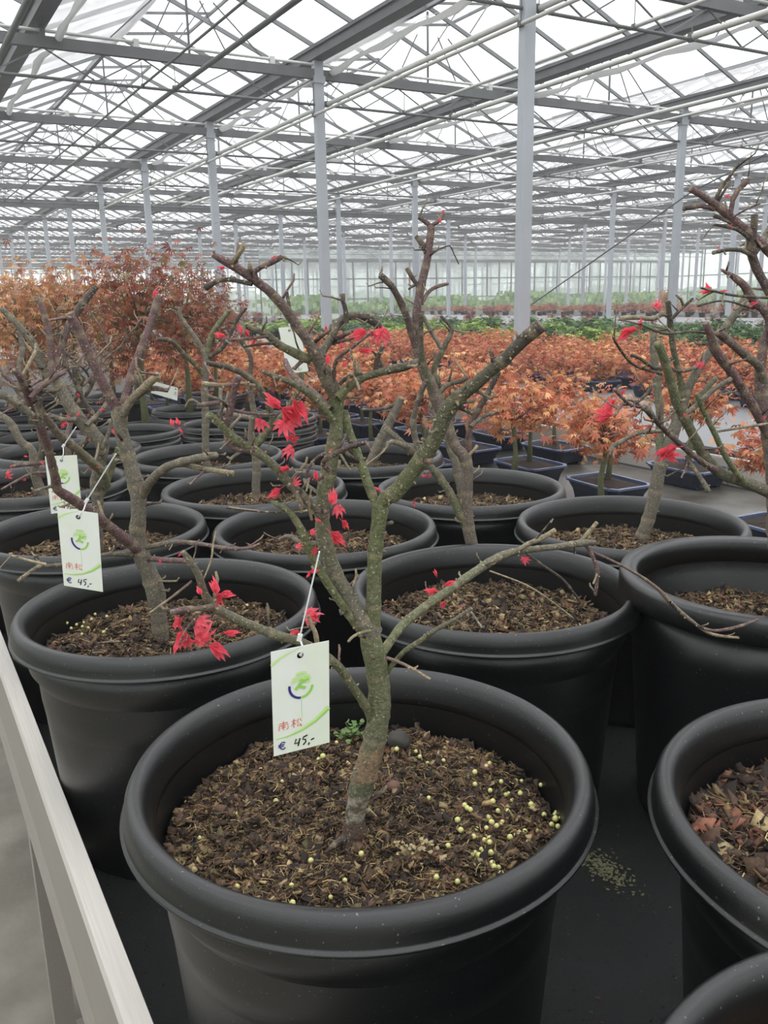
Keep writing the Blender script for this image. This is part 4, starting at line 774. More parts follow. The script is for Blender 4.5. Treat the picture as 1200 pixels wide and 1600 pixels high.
def price_tag(label, corners, Ds, strap, parent_D, full=True, hole=(.5, .085)):
    TL, TR, BR, BL = [at(px, py, D) for (px, py), D in zip(corners, Ds)]
    o0 = (TL + TR + BR + BL) / 4; nrm = (TR - TL).cross(BL - TL).normalized()
    if nrm.dot(o0 - C0) > 0: nrm = -nrm
    def cf(u, v, lift=0): return TL.lerp(TR, u).lerp(BL.lerp(BR, u), v) + nrm * lift
    W = (TR - TL).length; H = (BL - TL).length
    t = thing('price_tag', label, 'tag', o0, 'price tags tied to the maples')
    mb = MB(); n = 24; ring = []; out = []
    for i in range(n):
        a = 2 * math.pi * (i + .5) / n; du, dv = math.cos(a), math.sin(a); ring.append((hole[0] + du * .0028 / W, hole[1] + dv * .0028 / H))
        ex = []
        if du > 0: ex.append((1 - hole[0]) * W / du)
        if du < 0: ex.append(-hole[0] * W / du)
        if dv > 0: ex.append((1 - hole[1]) * H / dv)
        if dv < 0: ex.append(-hole[1] * H / dv)
        k = min(ex); out.append((hole[0] + du * k / W, hole[1] + dv * k / H))
    for cu, cv in ((0, 0), (1, 0), (1, 1), (0, 1)):
        j = min(range(n), key=lambda i: (out[i][0] - cu) ** 2 * W * W + (out[i][1] - cv) ** 2 * H * H); out[j] = (cu, cv)
    V = [cf(*q) for q in ring] + [cf(*q) for q in out] + [cf(*q, -.0005) for q in ring] + [cf(*q, -.0005) for q in out]
    Fc = []
    for i in range(n):
        j = (i + 1) % n; Fc += [(i, j, n + j, n + i), (2 * n + i, 3 * n + i, 3 * n + j, 2 * n + j), (n + i, n + j, 3 * n + j, 3 * n + i), (i, 2 * n + i, 2 * n + j, j)]
    mb.add(V, Fc); card = link('card', mb.mesh('card', MT['card'])); keep(card, t)
    def pr(nm, segs, wd, m, lift=.0004):
        q = link(nm, strokes(cf, segs, wd, lift).mesh(nm, MT[m])); keep(q, card)
    s1 = W / .05
    if full:
        pr('swoosh', [[(0.04, .835), (.25, .832), (.5, .80), (.75, .735), (.985, .64)]], [.0003, .0012 * s1, .0022 * s1, .003 * s1, .0042 * s1], 'p_light', .0003)
        pr('swoosh', [[(0.04, .838), (.25, .838), (.5, .81), (.75, .75), (.985, .66)]], [.0003, .0005 * s1, .0009 * s1, .0014 * s1, .002 * s1], 'p_green', .0005)
        pr('swoosh', [[(0.0, .13), (.15, .075), (.32, .04), (.5, .01)]], [.0028 * s1, .0022 * s1, .0012 * s1, .0003], 'p_light', .0003)
        pr('logo_arc', [arc(.5, .375, .2, .112, 190, 92)], .0022 * s1, 'p_blue'); pr('logo_arc', [arc(.5, .375, .2, .112, 88, 5)], .0022 * s1, 'p_green')
        pr('logo_tree', [[(.36, .30), (.5, .275), (.66, .29)], [(.34, .325), (.5, .305), (.68, .315)], [(.42, .255), (.52, .245), (.6, .255)], [(.46, .35), (.54, .335), (.66, .345)]], .0022 * s1, 'p_light', .0005)
        pr('logo_tree', [[(.40, .40), (.46, .375), (.52, .385), (.58, .40)], [(.50, .385), (.47, .36), (.52, .335), (.50, .31)], [(.5, .345), (.58, .33), (.64, .32)]], .0026 * s1, 'p_green', .0006)
        pr('logo_stem', [[(.505, .49), (.51, .69)]], .0003 * s1, 'p_green')
        pr('red_characters', [[(.10, .70), (.26, .695)], [(.18, .675), (.18, .715)], [(.11, .715), (.10, .765)], [(.11, .718), (.26, .712), (.26, .755), (.23, .765)], [(.15, .728), (.21, .725)], [(.14, .742), (.22, .738)], [(.18, .728), (.18, .765)],
            [(.32, .700), (.41, .695)], [(.365, .675), (.36, .765)], [(.36, .71), (.32, .745)], [(.365, .715), (.40, .735)], [(.45, .685), (.42, .72)], [(.47, .685), (.50, .715)], [(.45, .72), (.42, .755), (.50, .75)], [(.47, .735), (.50, .765)]], .0006 * s1, 'p_red')
    pr('euro_sign', [arc(.165, .915, .055, .034, 318, 42, 12), [(.08, .905), (.19, .903)], [(.08, .922), (.18, .92)]], .0011 * s1, 'p_blue')
    pr('price', [[(.40, .88), (.37, .925), (.46, .92)], [(.465, .88), (.43, .955)], [(.60, .868), (.53, .878), (.515, .90), (.56, .905), (.57, .93), (.52, .955)], [(.63, .945), (.615, .97)], [(.66, .925), (.72, .915)]], .0013 * s1, 'p_black')
    # cable tie
    hd = at(*strap[0], parent_D); hp = cf(*hole, .002); r = .0012 * (W / .05)
    tm = MB(); tm.tube([cf(hole[0], hole[1], -.002), hp, hp.lerp(hd, .5) + RT * .0022, hd], r * .8, 6); lp = link('loop', tm.mesh('loop', MT['tie'], True)); keep(lp, t)
    hm = MB(); e = at(*strap[1], parent_D); d = (e - hd).normalized(); hm.bar(hd - d * .002, hd + d * .0032, .005 * s1, .004 * s1); q = link('tie_head', hm.mesh('tie_head', MT['tie'])); keep(q, t)
    sm = MB(); sm.bar(hd, e, .0034 * s1, .0013 * s1); q = link('strap', sm.mesh('strap', MT['tie'])); keep(q, t)
    return t
price_tag('nearest white and green 45 euro tag hanging in front of the black pot', [(423, 1019), (514, 1001), (515, 1160), (428, 1182)], [DA - .09, DA - .075, DA - .075, DA - .09], [(468, 997), (499, 862)], DA - .075)
price_tag('white and green 45 euro tag hanging over the left pot behind the front one', [(89, 793), (153, 802), (161, 925), (100, 915)], [DB - .235, DB - .225, DB - .225, DB - .235], [(135, 783), (181, 709)], DB - .22)
price_tag('white and green 45 euro tag overlapped by another tag in front of it', [(70, 713), (120, 711), (128, 796), (80, 803)], [DH - .26, DH - .25, DH - .25, DH - .26], [(99, 697), (119, 667)], DH - .25)
price_tag('plain white 45 euro tag glimpsed through the front tree beside its main fork', [(435, 512), (467, 509), (482, 580), (450, 584)], [1.9, 1.9, 1.9, 1.9], [(452, 508), (455, 500)], 1.9, full=False)
price_tag('white tag lying askew among the dark pots behind the left tree', [(238, 595), (236, 614), (277, 626), (278, 606)], [3.66, 3.66, 3.66, 3.66], [(238, 600), (220, 596)], 3.66, full=False)

# ================================================================== LITTLE THINGS ON THE FRONT SOIL
ps = MB()
def sphere(mb, r, n=8, m=6, sq=1.0):
    V = [(0, 0, r * sq)]; 
    for i in range(1, m):
        for k in range(n): V.append((r * math.sin(math.pi * i / m) * math.cos(2 * math.pi * k / n), r * math.sin(math.pi * i / m) * math.sin(2 * math.pi * k / n), r * math.cos(math.pi * i / m) * sq))
    V.append((0, 0, -r * sq)); Fc = [(0, 1 + k, 1 + (k + 1) % n) for k in range(n)]
    for i in range(m - 2): Fc += [(1 + i * n + k, 1 + (i + 1) * n + k, 1 + (i + 1) * n + (k + 1) % n, 1 + i * n + (k + 1) % n) for k in range(n)]
    b = 1 + (m - 2) * n; Fc += [(b + k, len(V) - 1, b + (k + 1) % n) for k in range(n)]
    mb.add(V, Fc)
sphere(ps, .0028); PEL = ps.mesh('fertiliser_pellet', MT['pellet'], True)
def pz(x, y, t=(XA, YA), seed=1): return ZRIM - .073 + float(hz(np.array([x - t[0]]), np.array([y - t[1]]), SR, seed)[0])
pell = [(498, 1195), (505, 1196), (441, 1226), (431, 1251), (368, 1275), (311, 1303), (526, 1165), (456, 1394), (457, 1410), (539, 1381), (565, 1350), (486, 1350), (670, 1263), (370, 1380), (517, 1408), (650, 1178), (668, 1185)]
pellR = [(620, 1182), (760, 1195), (765, 1192), (742, 1227), (766, 1245), (790, 1240), (793, 1268), (806, 1212), (795, 1232), (730, 1272), (735, 1275), (715, 1288), (770, 1265), (778, 1272), (768, 1290), (785, 1288), (757, 1316), (765, 1318), (752, 1327), (765, 1327), (738, 1336), (748, 1340), (767, 1340), (772, 1363), (783, 1366), (779, 1356), (769, 1356), (700, 1328), (682, 1374), (715, 1383), (870, 1262), (868, 1280), (862, 1285), (872, 1287), (876, 1277), (820, 1296), (813, 1242), (786, 1212), (742, 1210), (693, 1190), (656, 1182), (726, 1266), (800, 1250), (850, 1275), (867, 1265), (840, 1290), (815, 1220), (720, 1300), (745, 1300), (760, 1300), (776, 1300), (762, 1280), (790, 1275), (740, 1318), (756, 1335), (742, 1330), (797, 1310), (830, 1260), (845, 1225), (783, 1226)]
def pzone(px, py):
    if px < 480: return 'lone, near the left rim' if py < 1300 and px < 340 else 'among those between tag and near rim' if py < 1330 else 'in the loose line along the near rim'
    if px < 600: return 'close beside the tag edge' if py < 1300 else 'before the foot of the trunk'
    if px < 700: return 'behind or just right of the trunk' if py < 1300 else 'by the pale rosettes'
    if px > 810: return 'against the right rim'
    if py < 1250: return 'at the back right of the pot'
    if py < 1305: return 'in the upper part of the right-hand scatter'
    return 'in the dense lower part of the right-hand scatter' if py < 1350 else 'at the near end of the right-hand scatter'
for k, (px, py) in enumerate(pell + pellR):
    p = onz(px, py, ZRIM - .066); z = pz(p.x, p.y)
    left = k < len(pell)
    o = link('fertiliser_pellet', PEL, None, (p.x, p.y, z + .0055), label='pale yellow pellet on the front soil, ' + pzone(px, py), cat='pellet', group='pellets ' + pzone(px, py))
    o.scale = (random.uniform(.75, 1.15),) * 3
for k in range(16):
    p = onz(random.uniform(105, 170), random.uniform(962, 1000), ZRIM - .066)
    link('fertiliser_pellet', PEL, None, (p.x, p.y, ZRIM - .061), label='tiny pellet at the left side of the left tagged pot', cat='pellet', group='pellets in the left pot').scale = (.9,) * 3
def rock(name, px, py, s, m, label, cat, seed, flat=.8, tgt=(XA, YA)):
    mb = MB(); sphere(mb, 1, 12, 9, flat); mb.v = [tuple(Vector(v) * (1 + .28 * noise.noise(Vector(v) * 1.6 + Vector((seed, 0, 0))) + .08 * noise.noise(Vector(v) * 6))) for v in mb.v]
    p = onz(px, py, ZRIM - .06); o = link(name, mb.mesh(name, MT[m], True), None, (p.x, p.y, pz(p.x, p.y) + s * flat * .7), label=label, cat=cat); o.scale = (s,) * 3; o.rotation_euler = (0, 0, seed)
rock('stone', 623, 1158, .0135, 'pebble', 'grey porous lava stone lying just behind the front trunk', 'stone', 2)
rock('clay_chunk', 615, 1232, .0075, 'chunk', 'reddish brown clay chunk on the soil just right of the front trunk', 'clay chunk', 4, .75)
rock('clay_chunk', 510, 1207, .006, 'chunk', 'flat reddish chip between the trunk and the tag, under the tag edge', 'clay chunk', 6, .4)
rock('clay_chunk', 760, 1185, .009, 'chunk', 'brown dry leaf-like chip near the back rim of the front pot', 'clay chunk', 8, .35)
rock('clay_chunk', 770, 1212, .004, 'chunk', 'small orange clay bead among the pellets at the back right', 'clay chunk', 9, .9)
def weed(label, px, py, n, s, m, seed, spread, hgt=.012):
    rg = random.Random(seed); p = onz(px, py, ZRIM - .066); z = pz(p.x, p.y); t = thing('weed', label, 'weed', (p.x, p.y, z + .001))
    for i in range(n):
        a = rg.uniform(0, 6.28); r = rg.uniform(0, spread); b = Vector((r * math.cos(a), r * math.sin(a), hgt * rg.uniform(.5, 1.2)))
        mb = MB(); mb.tube([(0, 0, 0), b * .6 + Vector((0, 0, .002)), b], .0003, 4); link('stem', mb.mesh('stem', MT[m]), t)
        lf = MB(); V = [(0, 0, 0)] + [(s * (.5 + .5 * math.cos(math.radians(k))), s * .45 * math.sin(math.radians(k)), .15 * s * math.cos(math.radians(k * 2))) for k in range(-150, 151, 50)]
        lf.add(V, [(0, k, k + 1) for k in range(1, len(V) - 1)]); o = link('leaf', lf.mesh('leaf', MT[m]), t, b); o.rotation_euler = (rg.uniform(-.5, .5), rg.uniform(-.6, .3), rg.uniform(0, 6.28))
weed('small green seedling clump behind the tag at the back of the front pot', 552, 1150, 26, .007, 'weed', 1, .022)
weed('pale pinkish seedling rosette on the soil before the trunk of the front pot', 640, 1345, 16, .004, 'weedp', 2, .015)
weed('second pale rosette beside the pinkish one, closer to the pellets', 662, 1335, 12, .0045, 'weedp', 3, .014)
pC = onz(958, 942, ZRIM - .066); 
t = thing('weed', 'bright yellow-green seedling at the right side of the pot behind the front one', 'weed', (pC.x, pC.y, ZRIM - .065))
for i in range(12):
    rg = random.Random(i); lf = MB(); s_ = .008; V = [(0, 0, 0)] + [(s_ * (.5 + .5 * math.cos(math.radians(k))), s_ * .4 * math.sin(math.radians(k)), 0) for k in range(-150, 151, 50)]
    lf.add(V, [(0, k, k + 1) for k in range(1, len(V) - 1)]); o = link('leaf', lf.mesh('leaf', MT['weed']), t, (rg.uniform(-.018, .018), rg.uniform(-.018, .018), rg.uniform(.002, .02))); o.rotation_euler = (rg.uniform(-.5, .5), rg.uniform(-.6, .3), rg.uniform(0, 6.28))
# litter on the bench cloth
lt = MB(); rg = random.Random(3)
mz = onz(935, 1350, ZB)
for i in range(3200):
    x = rg.uniform(.16, 1.25); y = rg.uniform(.1, 1.6); s_ = rg.uniform(.0004, .0022); a = rg.uniform(0, 3.1); c = rg.choice((rgb(40, 40, 38), rgb(52, 48, 42), rgb(84, 80, 72), rgb(100, 66, 50), rgb(28, 28, 28), rgb(34, 34, 33)))
    if i > 2800: x = mz.x + rg.gauss(0, .012); y = mz.y + rg.gauss(0, .03); c = rgb(112, 112, 84); s_ *= 1.3
    ca, sa = math.cos(a), math.sin(a); P = [(-1, -.5), (1, -.6), (.8, .5), (-.9, .6)]
    lt.add([(x + s_ * (p * ca - q * sa), y + s_ * (p * sa + q * ca), ZB + h) for h in (.0005, .0005 + s_ * .5) for p, q in P], [(4, 5, 6, 7), (0, 1, 5, 4), (1, 2, 6, 5), (2, 3, 7, 6), (3, 0, 4, 7)], c)
link('litter', lt.mesh('litter', MT['scrap']), None, kind='stuff', label='dark crumbs and dry moss scattered on the black bench cloth', cat='litter')

# ================================================================== SMALL MAPLES IN NAVY TRAYS
def crown_np(n, R, H, cols, leafL, seed, clumps=14, nl=5, lobe=.22, shell=.75):
    rg = np.random.default_rng(seed)
    cc = rg.standard_normal((clumps, 3)); cc /= np.linalg.norm(cc, axis=1)[:, None]; cc *= (shell + .3 * rg.random((clumps, 1))) * np.array([R, R, H]) * .8
    P = cc[rg.integers(0, clumps, n)] + rg.standard_normal((n, 3)) * np.array([R, R, H]) * .26
    ang = np.linspace(-1.15, 1.15, nl); LL = 1 - .35 * np.abs(np.linspace(-1, 1, nl)); tv = []; tf = []
    for i, (a, l) in enumerate(zip(ang, LL)):
        c, s_ = math.cos(a), math.sin(a)
        for x, y_, z in ((0, 0, 0), (.5 * l, lobe * .5, .04), (l, 0, -.22 * l), (.5 * l, -lobe * .5, .04)): tv.append((x * c - y_ * s_, x * s_ + y_ * c, z))
        tf.append([4 * i, 4 * i + 3, 4 * i + 2, 4 * i + 1])
    tv = np.array(tv); tf = np.array(tf); s_ = leafL * (.6 + .7 * rg.random(n))
    yaw = rg.random(n) * 2 * np.pi; pit = .35 + .5 * rg.standard_normal(n); rol = .4 * rg.standard_normal(n)
    V = tv[None] * s_[:, None, None]; x, y_, z = V[..., 0], V[..., 1], V[..., 2]
    y2 = y_ * np.cos(rol)[:, None] - z * np.sin(rol)[:, None]; z2 = y_ * np.sin(rol)[:, None] + z * np.cos(rol)[:, None]
    x2 = x * np.cos(pit)[:, None] + z2 * np.sin(pit)[:, None]; z3 = -x * np.sin(pit)[:, None] + z2 * np.cos(pit)[:, None]
    X = x2 * np.cos(yaw)[:, None] - y2 * np.sin(yaw)[:, None]; Yy = x2 * np.sin(yaw)[:, None] + y2 * np.cos(yaw)[:, None]
    V = (np.stack([X, Yy, z3], -1) + P[:, None]).reshape(-1, 3); Fc = (tf[None] + len(tv) * np.arange(n)[:, None, None]).reshape(-1, 4)
    cols = np.array(cols); ci = rg.integers(0, len(cols), n); c = cols[ci] * (.75 + .5 * rg.random((n, 1))); return V, Fc, np.repeat(c, len(tv), 0), cc
ORANGE = [rgb(212, 142, 104), rgb(200, 118, 88), rgb(220, 160, 108), rgb(184, 104, 82), rgb(228, 182, 128), rgb(172, 110, 80)]
def crown_set(nv, *a, **k):
    out = []
    for i in range(nv):
        V, Fc, c, cc = crown_np(*a, seed=100 + i * 7, **k); out.append((npmesh('foliage', V, Fc, MT['foliage'], c), cc))
    return out
def stem_mesh(cc, h, r0, cols, seed, up=0):
    rg = random.Random(seed); mb = MB(); x = rg.uniform(-.01, .01)
    mb.tube([(0, 0, 0), (x, .004, h * .4), (-x, 0, h * .8), (0, 0, h)], [r0 * 1.6, r0, r0 * .9, r0 * .7], 7, [cols[0]] * 4)
    for c in cc:
        c = Vector(c) + Vector((0, 0, h)); s_ = Vector((0, 0, h * rg.uniform(.75, 1.0))); m_ = s_.lerp(c, .5) + Vector((0, 0, .02)); mb.tube([s_, m_, c], [r0 * .45, r0 * .3, r0 * .12], 5, [cols[1]] * 3)
    return mb.mesh('trunk', MT['bark'], True)
CR = crown_set(5, 430, .155, .10, ORANGE, .030, clumps=17, nl=5, lobe=.24)
def tray():
    a, b, n_ = .155, .105, .022; o = [(a, b - n_), (a - n_ * .9, b - n_ * .6), (a - n_ * 1.4, b), (-a + n_ * 1.4, b), (-a + n_ * .9, b - n_ * .6), (-a, b - n_), (-a, -b + n_), (-a + n_ * .9, -b + n_ * .6), (-a + n_ * 1.4, -b), (a - n_ * 1.4, -b), (a - n_ * .9, -b + n_ * .6), (a, -b + n_)]
    k = len(o); H = .085; lv = [(.80, 0.012), (.86, .045), (.965, H - .012), (1.03, H - .008), (1.03, H), (.93, H), (.91, H - .02)]
    def mk(l):
        mb = MB(); mb.add([(x * s_, y * s_, z) for s_, z in l for x, y in o], [(i * k + j, i * k + (j + 1) % k, (i + 1) * k + (j + 1) % k, (i + 1) * k + j) for i in range(len(l) - 1) for j in range(k)]); return mb
    body = mk([(.001, .012)] + lv[:3]); 
    for sx in (-1, 1):
        for sy in (-1, 1): body.box((sx * .1 - .015, sy * .06 - .012, 0), (sx * .1 + .015, sy * .06 + .012, .014))
    sl = MB(); nn = 14
    sl.add([(x * s_, y * s_, H - .014 + (1 - s_) * .02 + .003 * math.sin(7 * i + j * 3)) for j, s_ in enumerate((.92, .6, .3, .02)) for i, (x, y) in enumerate(o)], [(i * k + j, i * k + (j + 1) % k, (i + 1) * k + (j + 1) % k, (i + 1) * k + j) for i in range(3) for j in range(k)])
    return body.mesh('tray', MT['tray']), mk(lv[2:]).mesh('rim', MT['trayrim']), sl.mesh('soil', MT['soil'], True)
TB, TR_, TS = tray()
TST = [stem_mesh(cc, .26, .0085, (OLIVE, PURP), i) for i, (m_, cc) in enumerate(CR)]
RUSSET = [rgb(204, 128, 98), rgb(190, 102, 82), rgb(214, 150, 106), rgb(168, 90, 74), rgb(222, 170, 120), rgb(152, 92, 70)]
LCR = [(lambda q: (npmesh('foliage', q[0], q[1], MT['foliage'], q[2]), q[3]))(crown_np(480, .2, .125, ORANGE if i % 2 else RUSSET, .034, 300 + i, clumps=18, nl=5, lobe=.24)) for i in range(5)]
LST = [stem_mesh(cc, .11, .009, (OLIVE, PURP), 30 + i) for i, (m_, cc) in enumerate(LCR)]
ordw = ['first', 'second', 'third', 'fourth', 'fifth', 'sixth', 'seventh', 'eighth', 'ninth', 'tenth', 'eleventh', 'twelfth', 'thirteenth', 'fourteenth', 'fifteenth', 'sixteenth', 'seventeenth', 'eighteenth', 'nineteenth', 'twentieth', 'twenty-first', 'twenty-second', 'twenty-third', 'twenty-fourth', 'twenty-fifth', 'twenty-sixth']
def tray_tree(x, y, z, v, label, rz, s=1.0, low=False, group='small orange maples in navy trays'):
    t = thing('tray_maple', label, 'potted tree', (x, y, z), group, rz)
    b = link('tray', TB, t); link('rim', TR_, b); link('soil', TS, t)
    if low: sm = link('trunk', LST[v], t, (0, 0, .075)); o = link('foliage', LCR[v][0], sm, (0, 0, .11))
    else: sm = link('trunk', TST[v], t, (0, 0, .075)); o = link('foliage', CR[v][0], sm, (0, 0, .26))
    sm.scale = (s,) * 3
    sm.rotation_euler = (0, 0, random.random() * 6)
    return t
spots = [(2.11, 2.15), (2.46, 2.48), (2.46, 2.97), (2.86, 3.26), (2.18, 2.73), (2.96, 2.51), (2.43, 1.66), (2.89, 3.75), (2.50, 3.50), (2.62, 4.12), (2.14, 3.86), (2.1, 3.3)]
rows = [(2.10, 4.3, 9), (2.5, 4.6, 10), (2.9, 4.3, 10), (1.75, 4.9, 6)]
k = 0
nm1 = ['lone navy tray nearest the flat-rimmed pot', 'tray directly behind the right maple pot', 'tray in the middle of the navy trays', 'tray touching the bright rail behind the middle ones', 'tray tucked behind the dark pot rim', 'tray behind the leaning trunk, by the rail', 'tray at the right edge of the bench, alone', 'farther tray by the rail', 'tray left of the rail tray', 'tray deep behind, near the rail', 'tray behind the leaning stump', 'tray half hidden by the tall stems']
for (x, y), l in zip(spots, nm1):
    tray_tree(x, y, ZB, k % 5, 'small orange maple, ' + l, math.radians(4 * math.sin(k * 5)) + math.pi / 2 * 1, random.uniform(1.02, 1.25)); k += 1
for r, (x, y0, n) in enumerate(rows):
    for i in range(n):
        tray_tree(x + random.uniform(-.03, .03), y0 + i * .42 + random.uniform(-.03, .03), ZB, k % 5, 'small orange maple on the near bench, %s back in the %s row from the rail' % (ordw[i], ordw[3 - r]), math.pi / 2 + random.uniform(-.1, .1), random.uniform(.9, 1.2)); k += 1
for r, x in enumerate((4.5, 4.85, 5.2, 5.55, 5.9)):
    for i in range(18):
        tray_tree(x + random.uniform(-.05, .05), 2.4 + i * .44 + random.uniform(-.05, .05), .815, (k * 3) % 5, 'small orange maple on the grey bench, %s along its %s row' % (ordw[i], ordw[r]), math.pi / 2 + random.uniform(-.2, .2), random.uniform(.75, 1.12), low=True); k += 1

# ================================================================== LEAFY MAPLES AT THE LEFT
BROWN = [rgb(196, 142, 98), rgb(180, 124, 90), rgb(206, 156, 102), rgb(162, 108, 84), rgb(176, 144, 100)]
WINE = [rgb(140, 78, 66), rgb(158, 92, 72), rgb(124, 66, 60), rgb(172, 110, 80), rgb(150, 100, 72), rgb(122, 108, 66)]
def crown1(cols, seed, R=.25, H=.27, n=1200):
    V, Fc, c, cc = crown_np(n, R, H, cols, .034, seed, clumps=40, nl=5, lobe=.19, shell=.6); return npmesh('foliage', V, Fc, MT['foliage'], c), cc
LC = [crown1(BROWN, 1), crown1(WINE, 2), crown1(BROWN, 3), crown1(WINE, 4)]
LS = [stem_mesh(cc, .5, .012, (OLIVE, OLIVE), i + 20) for i, (m_, cc) in enumerate(LC)]
SOILS_S = SOILS[0]
leafy = [(30, 4.0, 1.0, 0, 'orange-brown leafy maple at the left edge behind the bare trees'), (110, 4.3, 1.04, 2, 'tawny leafy maple between the left edge one and the wine-red one'), (215, 3.7, 1.05, 1, 'wine-brown leafy maple with green stems behind the left forked tree'), (285, 4.3, 1.06, 3, 'reddish leafy maple just right of the wine-brown one'),
         (-40, 4.6, 1.0, 2, 'orange leafy maple cut by the left edge'), (165, 5.0, 1.0, 0, 'tawny leafy maple showing above the forked stems'), (60, 5.2, .95, 1, 'darker leafy maple farthest back at the left'), (330, 5.0, .85, 3, 'low reddish maple near the first far column')]
for px, D, s_, v, lb in leafy:
    p = at(px, 500, D); t = thing('leafy_maple', lb, 'potted tree', (p.x, p.y, ZB), 'leafy maples in black pots')
    q = link('pot', WALL, t, (0, 0, .30)); q.scale = (.8, .8, .8); r = link('rim', RIM, q); so = link('soil', SOILS_S[0], t, (0, 0, .25)); so.scale = (.8, .8, .8)
    sm = link('trunk', LS[v], t, (0, 0, .25)); sm.scale = (s_,) * 3; link('foliage', LC[v][0], sm, (0, 0, .5))
# empty stacked pots between them
for i, (px, D) in enumerate(((150, 3.3), (60, 3.2), (195, 3.1), (300, 3.35), (350, 3.5), (420, 3.4))):
    p = at(px, 600, D); t = thing('plant_pot', 'black pot %s in the dark row behind the bare maples' % (ordw[i] + ' from the left' if 0 else ['under the tawny maple', 'at the far left', 'behind the forked tree', 'below the white askew tag', 'right of the askew tag', 'behind the straight pale trunk'][i]), 'pot', (p.x, p.y, ZB), 'dark pots behind the bare maples')
    for j in range(1 + i % 3):
        q = link('pot', WALL, t, (0, 0, .30 + .035 * j)); q.scale = (.8, .8, .8); link('rim', RIM, q)

# ================================================================== GREEN SHRUBS, RED PLANTS FARTHER OFF
GREEN = [rgb(132, 160, 74), rgb(158, 182, 92), rgb(104, 138, 66), rgb(84, 116, 62), rgb(178, 198, 110)]; DKG = [rgb(62, 96, 58), rgb(84, 116, 64), rgb(52, 82, 52), rgb(110, 138, 74)]
RED = [rgb(150, 62, 62), rgb(128, 60, 56), rgb(168, 92, 70), rgb(112, 58, 54), rgb(140, 90, 66)]; RUST = [rgb(178, 104, 66), rgb(160, 92, 68), rgb(190, 128, 84), rgb(150, 80, 66)]
def shrub(cols, n, R, H, seed, L, m='needle', lobe=.2, nl=5): 
    V, Fc, c, cc = crown_np(n, R, H, cols, L, seed, clumps=22, nl=nl, lobe=lobe, shell=.6); return npmesh('foliage', V, Fc, MT[m], c), cc
GS = [shrub(GREEN, 420, .26, .17, 5, .07), shrub(DKG, 420, .24, .18, 6, .06), shrub(GREEN, 420, .22, .15, 7, .07), shrub(DKG, 380, .26, .15, 8, .07)]
RS = [shrub(RED, 200, .2, .17, 9, .05, 'foliage', .16), shrub(RUST, 200, .2, .17, 10, .05, 'foliage', .16), shrub(RED, 120, .2, .2, 11, .045, 'foliage', .14)]
GST = [stem_mesh(cc, .25, .012, (GREY, GREY), 40 + i) for i, (m_, cc) in enumerate(GS)]; RST = [stem_mesh(cc, .28, .008, (GREY, PURP), 50 + i) for i, (m_, cc) in enumerate(RS)]
pt = MB(); pt = lathe([(.001, 0), (.075, 0), (.095, .13), (.104, .13), (.104, .145), (.093, .145), (.09, .12), (.001, .12)], 16).mesh('pot', MT['pot'], True)
def small(nm, x, y, z, fol, stm, label, cat, group, s, hs):
    if any(abs(x - cx) < .4 and abs(y - ty) < .4 for cx in CX for ty in TY): return
    s *= .95
    t = thing(nm, label, cat, (x, y, z), group, random.random() * 6); q = link('pot', pt, t); sm = link('trunk', stm, t, (0, 0, .1)); sm.scale = (s, s, s * hs)
    o = link('foliage', fol, sm, (0, 0, .22)); return t
random.seed(11)
for r, x in enumerate((6.6, 7.3, 8.0, 8.7)):
    for i in range(19):
        y = 3.2 + i * .75 + random.uniform(-.15, .15)
        if (x + random.random() * .2) / y > 1.6: continue
        v = random.choice((0, 1, 2, 3)); small('green_shrub', x + random.uniform(-.1, .1), y, .78, GS[v][0], GST[v], '%s bushy shrub, %s back in row %s of the third bench' % ('bright yellow-green' if v in (0, 2) else 'dark green', ordw[i], ordw[r]), 'shrub', 'green shrubs on the third bench', random.uniform(.8, 1.25), .72)
for r, x in enumerate((10.2, 11.6)):
    for i in range(26):
        y = 4.5 + i * 1.0 + random.uniform(-.25, .25); v = random.choice((0, 2, 0, 1))
        small('red_shrub', x + random.uniform(-.2, .2), y, .78, RS[v][0], RST[v], 'dark red young maple, %s back in the %s row of the fourth bench' % (ordw[i], ordw[r]), 'shrub', 'dark red young maples', random.uniform(.8, 1.15), .8)
for r, x in enumerate((20.3, 21.2, 22.6, 24.4)):
    for i in range(26):
        y = 7 + i * 1.0 + random.uniform(-.3, .3); v = random.choice((0, 1, 1))
        small('rust_shrub', x + random.uniform(-.3, .3), y, .78, RS[v][0], RST[v], 'rust brown far maple, %s back in the %s row of the farthest bench' % (ordw[i], ordw[r]), 'shrub', 'rust coloured far maples', random.uniform(1.7, 2.3), .38)
p = onz(1022, 500, .95); t = thing('leafy_maple', 'lone orange round-topped tree far off beside the right tall column', 'tree', (15.4, 13.9, .78)); sm = link('trunk', LS[0], t); sm.scale = (1.1,) * 3; link('foliage', LC[2][0], sm, (0, 0, .5))
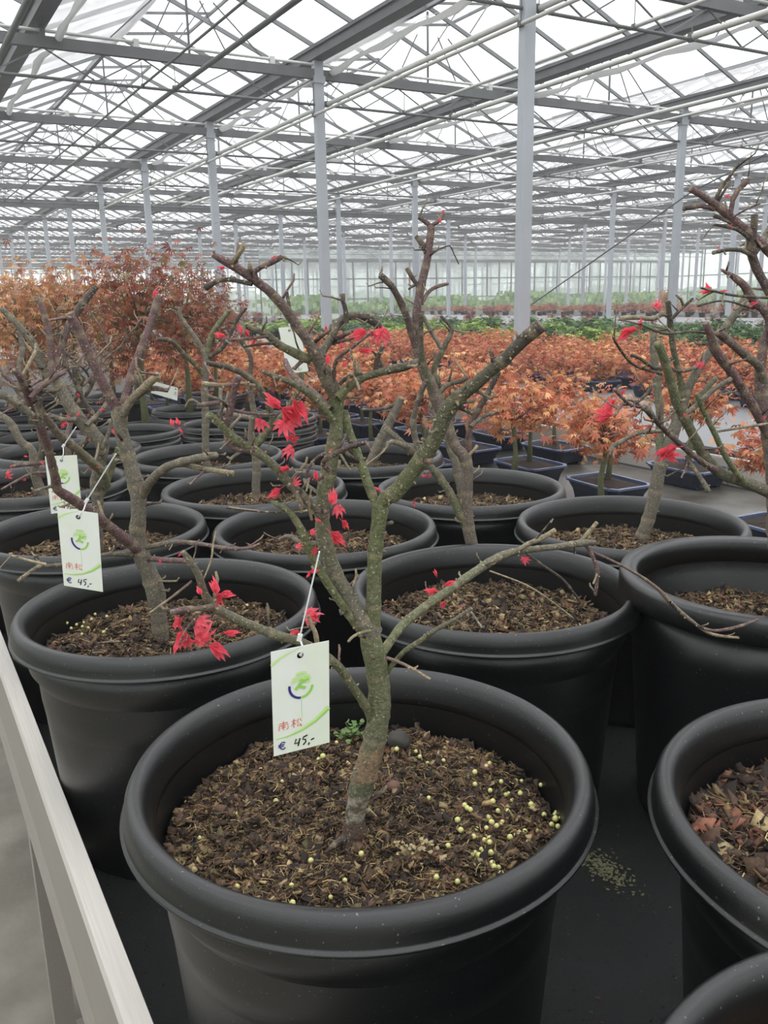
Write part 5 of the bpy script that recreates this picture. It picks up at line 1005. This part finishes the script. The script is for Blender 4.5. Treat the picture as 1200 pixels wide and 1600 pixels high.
# meadow plants and hedge outside the far glass
hd = MB(); rg = random.Random(2)
def hedge(name, a, b, h, label, cols, seed):
    a = Vector(a); b = Vector(b); L = (b - a).length; n = 5200 if h > 1.95 else 26000; q0 = .45 if h > 1.95 else .11; rgn = np.random.default_rng(seed)
    t = rgn.random(n); P = np.array(a)[None] + t[:, None] * np.array(b - a)[None] + rgn.standard_normal((n, 3)) * np.array([.8, .8, 0]); hh = h * (.7 + .35 * np.sin(t * 40) * np.sin(t * 17 + 1)); P[:, 2] = rgn.random(n) ** .8 * hh
    q = np.array([[-1, 0, -1], [1, 0, -1], [1, .3, 1], [-1, .3, 1]]) * q0; yaw = rgn.random(n) * 6.28; X = q[None, :, 0] * np.cos(yaw)[:, None] - q[None, :, 1] * np.sin(yaw)[:, None]; Y_ = q[None, :, 0] * np.sin(yaw)[:, None] + q[None, :, 1] * np.cos(yaw)[:, None]
    V = np.stack([X + P[:, :1], Y_ + P[:, 1:2], q[None, :, 2] * np.ones((n, 1)) + P[:, 2:]], -1).reshape(-1, 3); Fc = (np.arange(4)[None] + 4 * np.arange(n)[:, None]); c = np.array(cols)[rgn.integers(0, len(cols), n)]
    link(name, npmesh(name, V, Fc, MT['needle'], np.repeat(c, 4, 0)), None, kind='stuff', label=label, cat='hedge')
HG = [rgb(150, 178, 120), rgb(136, 166, 110), rgb(166, 188, 132), rgb(120, 150, 104)]
hedge('hedge', (-10, Y1 + 6, 0), (X1 + 4, Y1 + 6, 0), 2.0, 'pale green hedge seen through the far end glass', HG, 1); hedge('hedge', (X1 + 6, -5, 0), (X1 + 6, Y1 + 1, 0), 2.0, 'pale green hedge seen through the right-hand side glass', HG, 2)
hedge('crop', (X0 + 1, 62, 0), (17.5, 62, 0), 1.62, 'strip of green crop along the far end glass', HG, 3); hedge('crop', (19, 42.6, 0), (46, 42.6, 0), 1.62, 'strip of green crop before the inner glass partition', HG, 4); hedge('crop', (47.4, 6, 0), (47.4, 41, 0), 1.62, 'strip of green crop along the right-hand side glass', HG, 5)
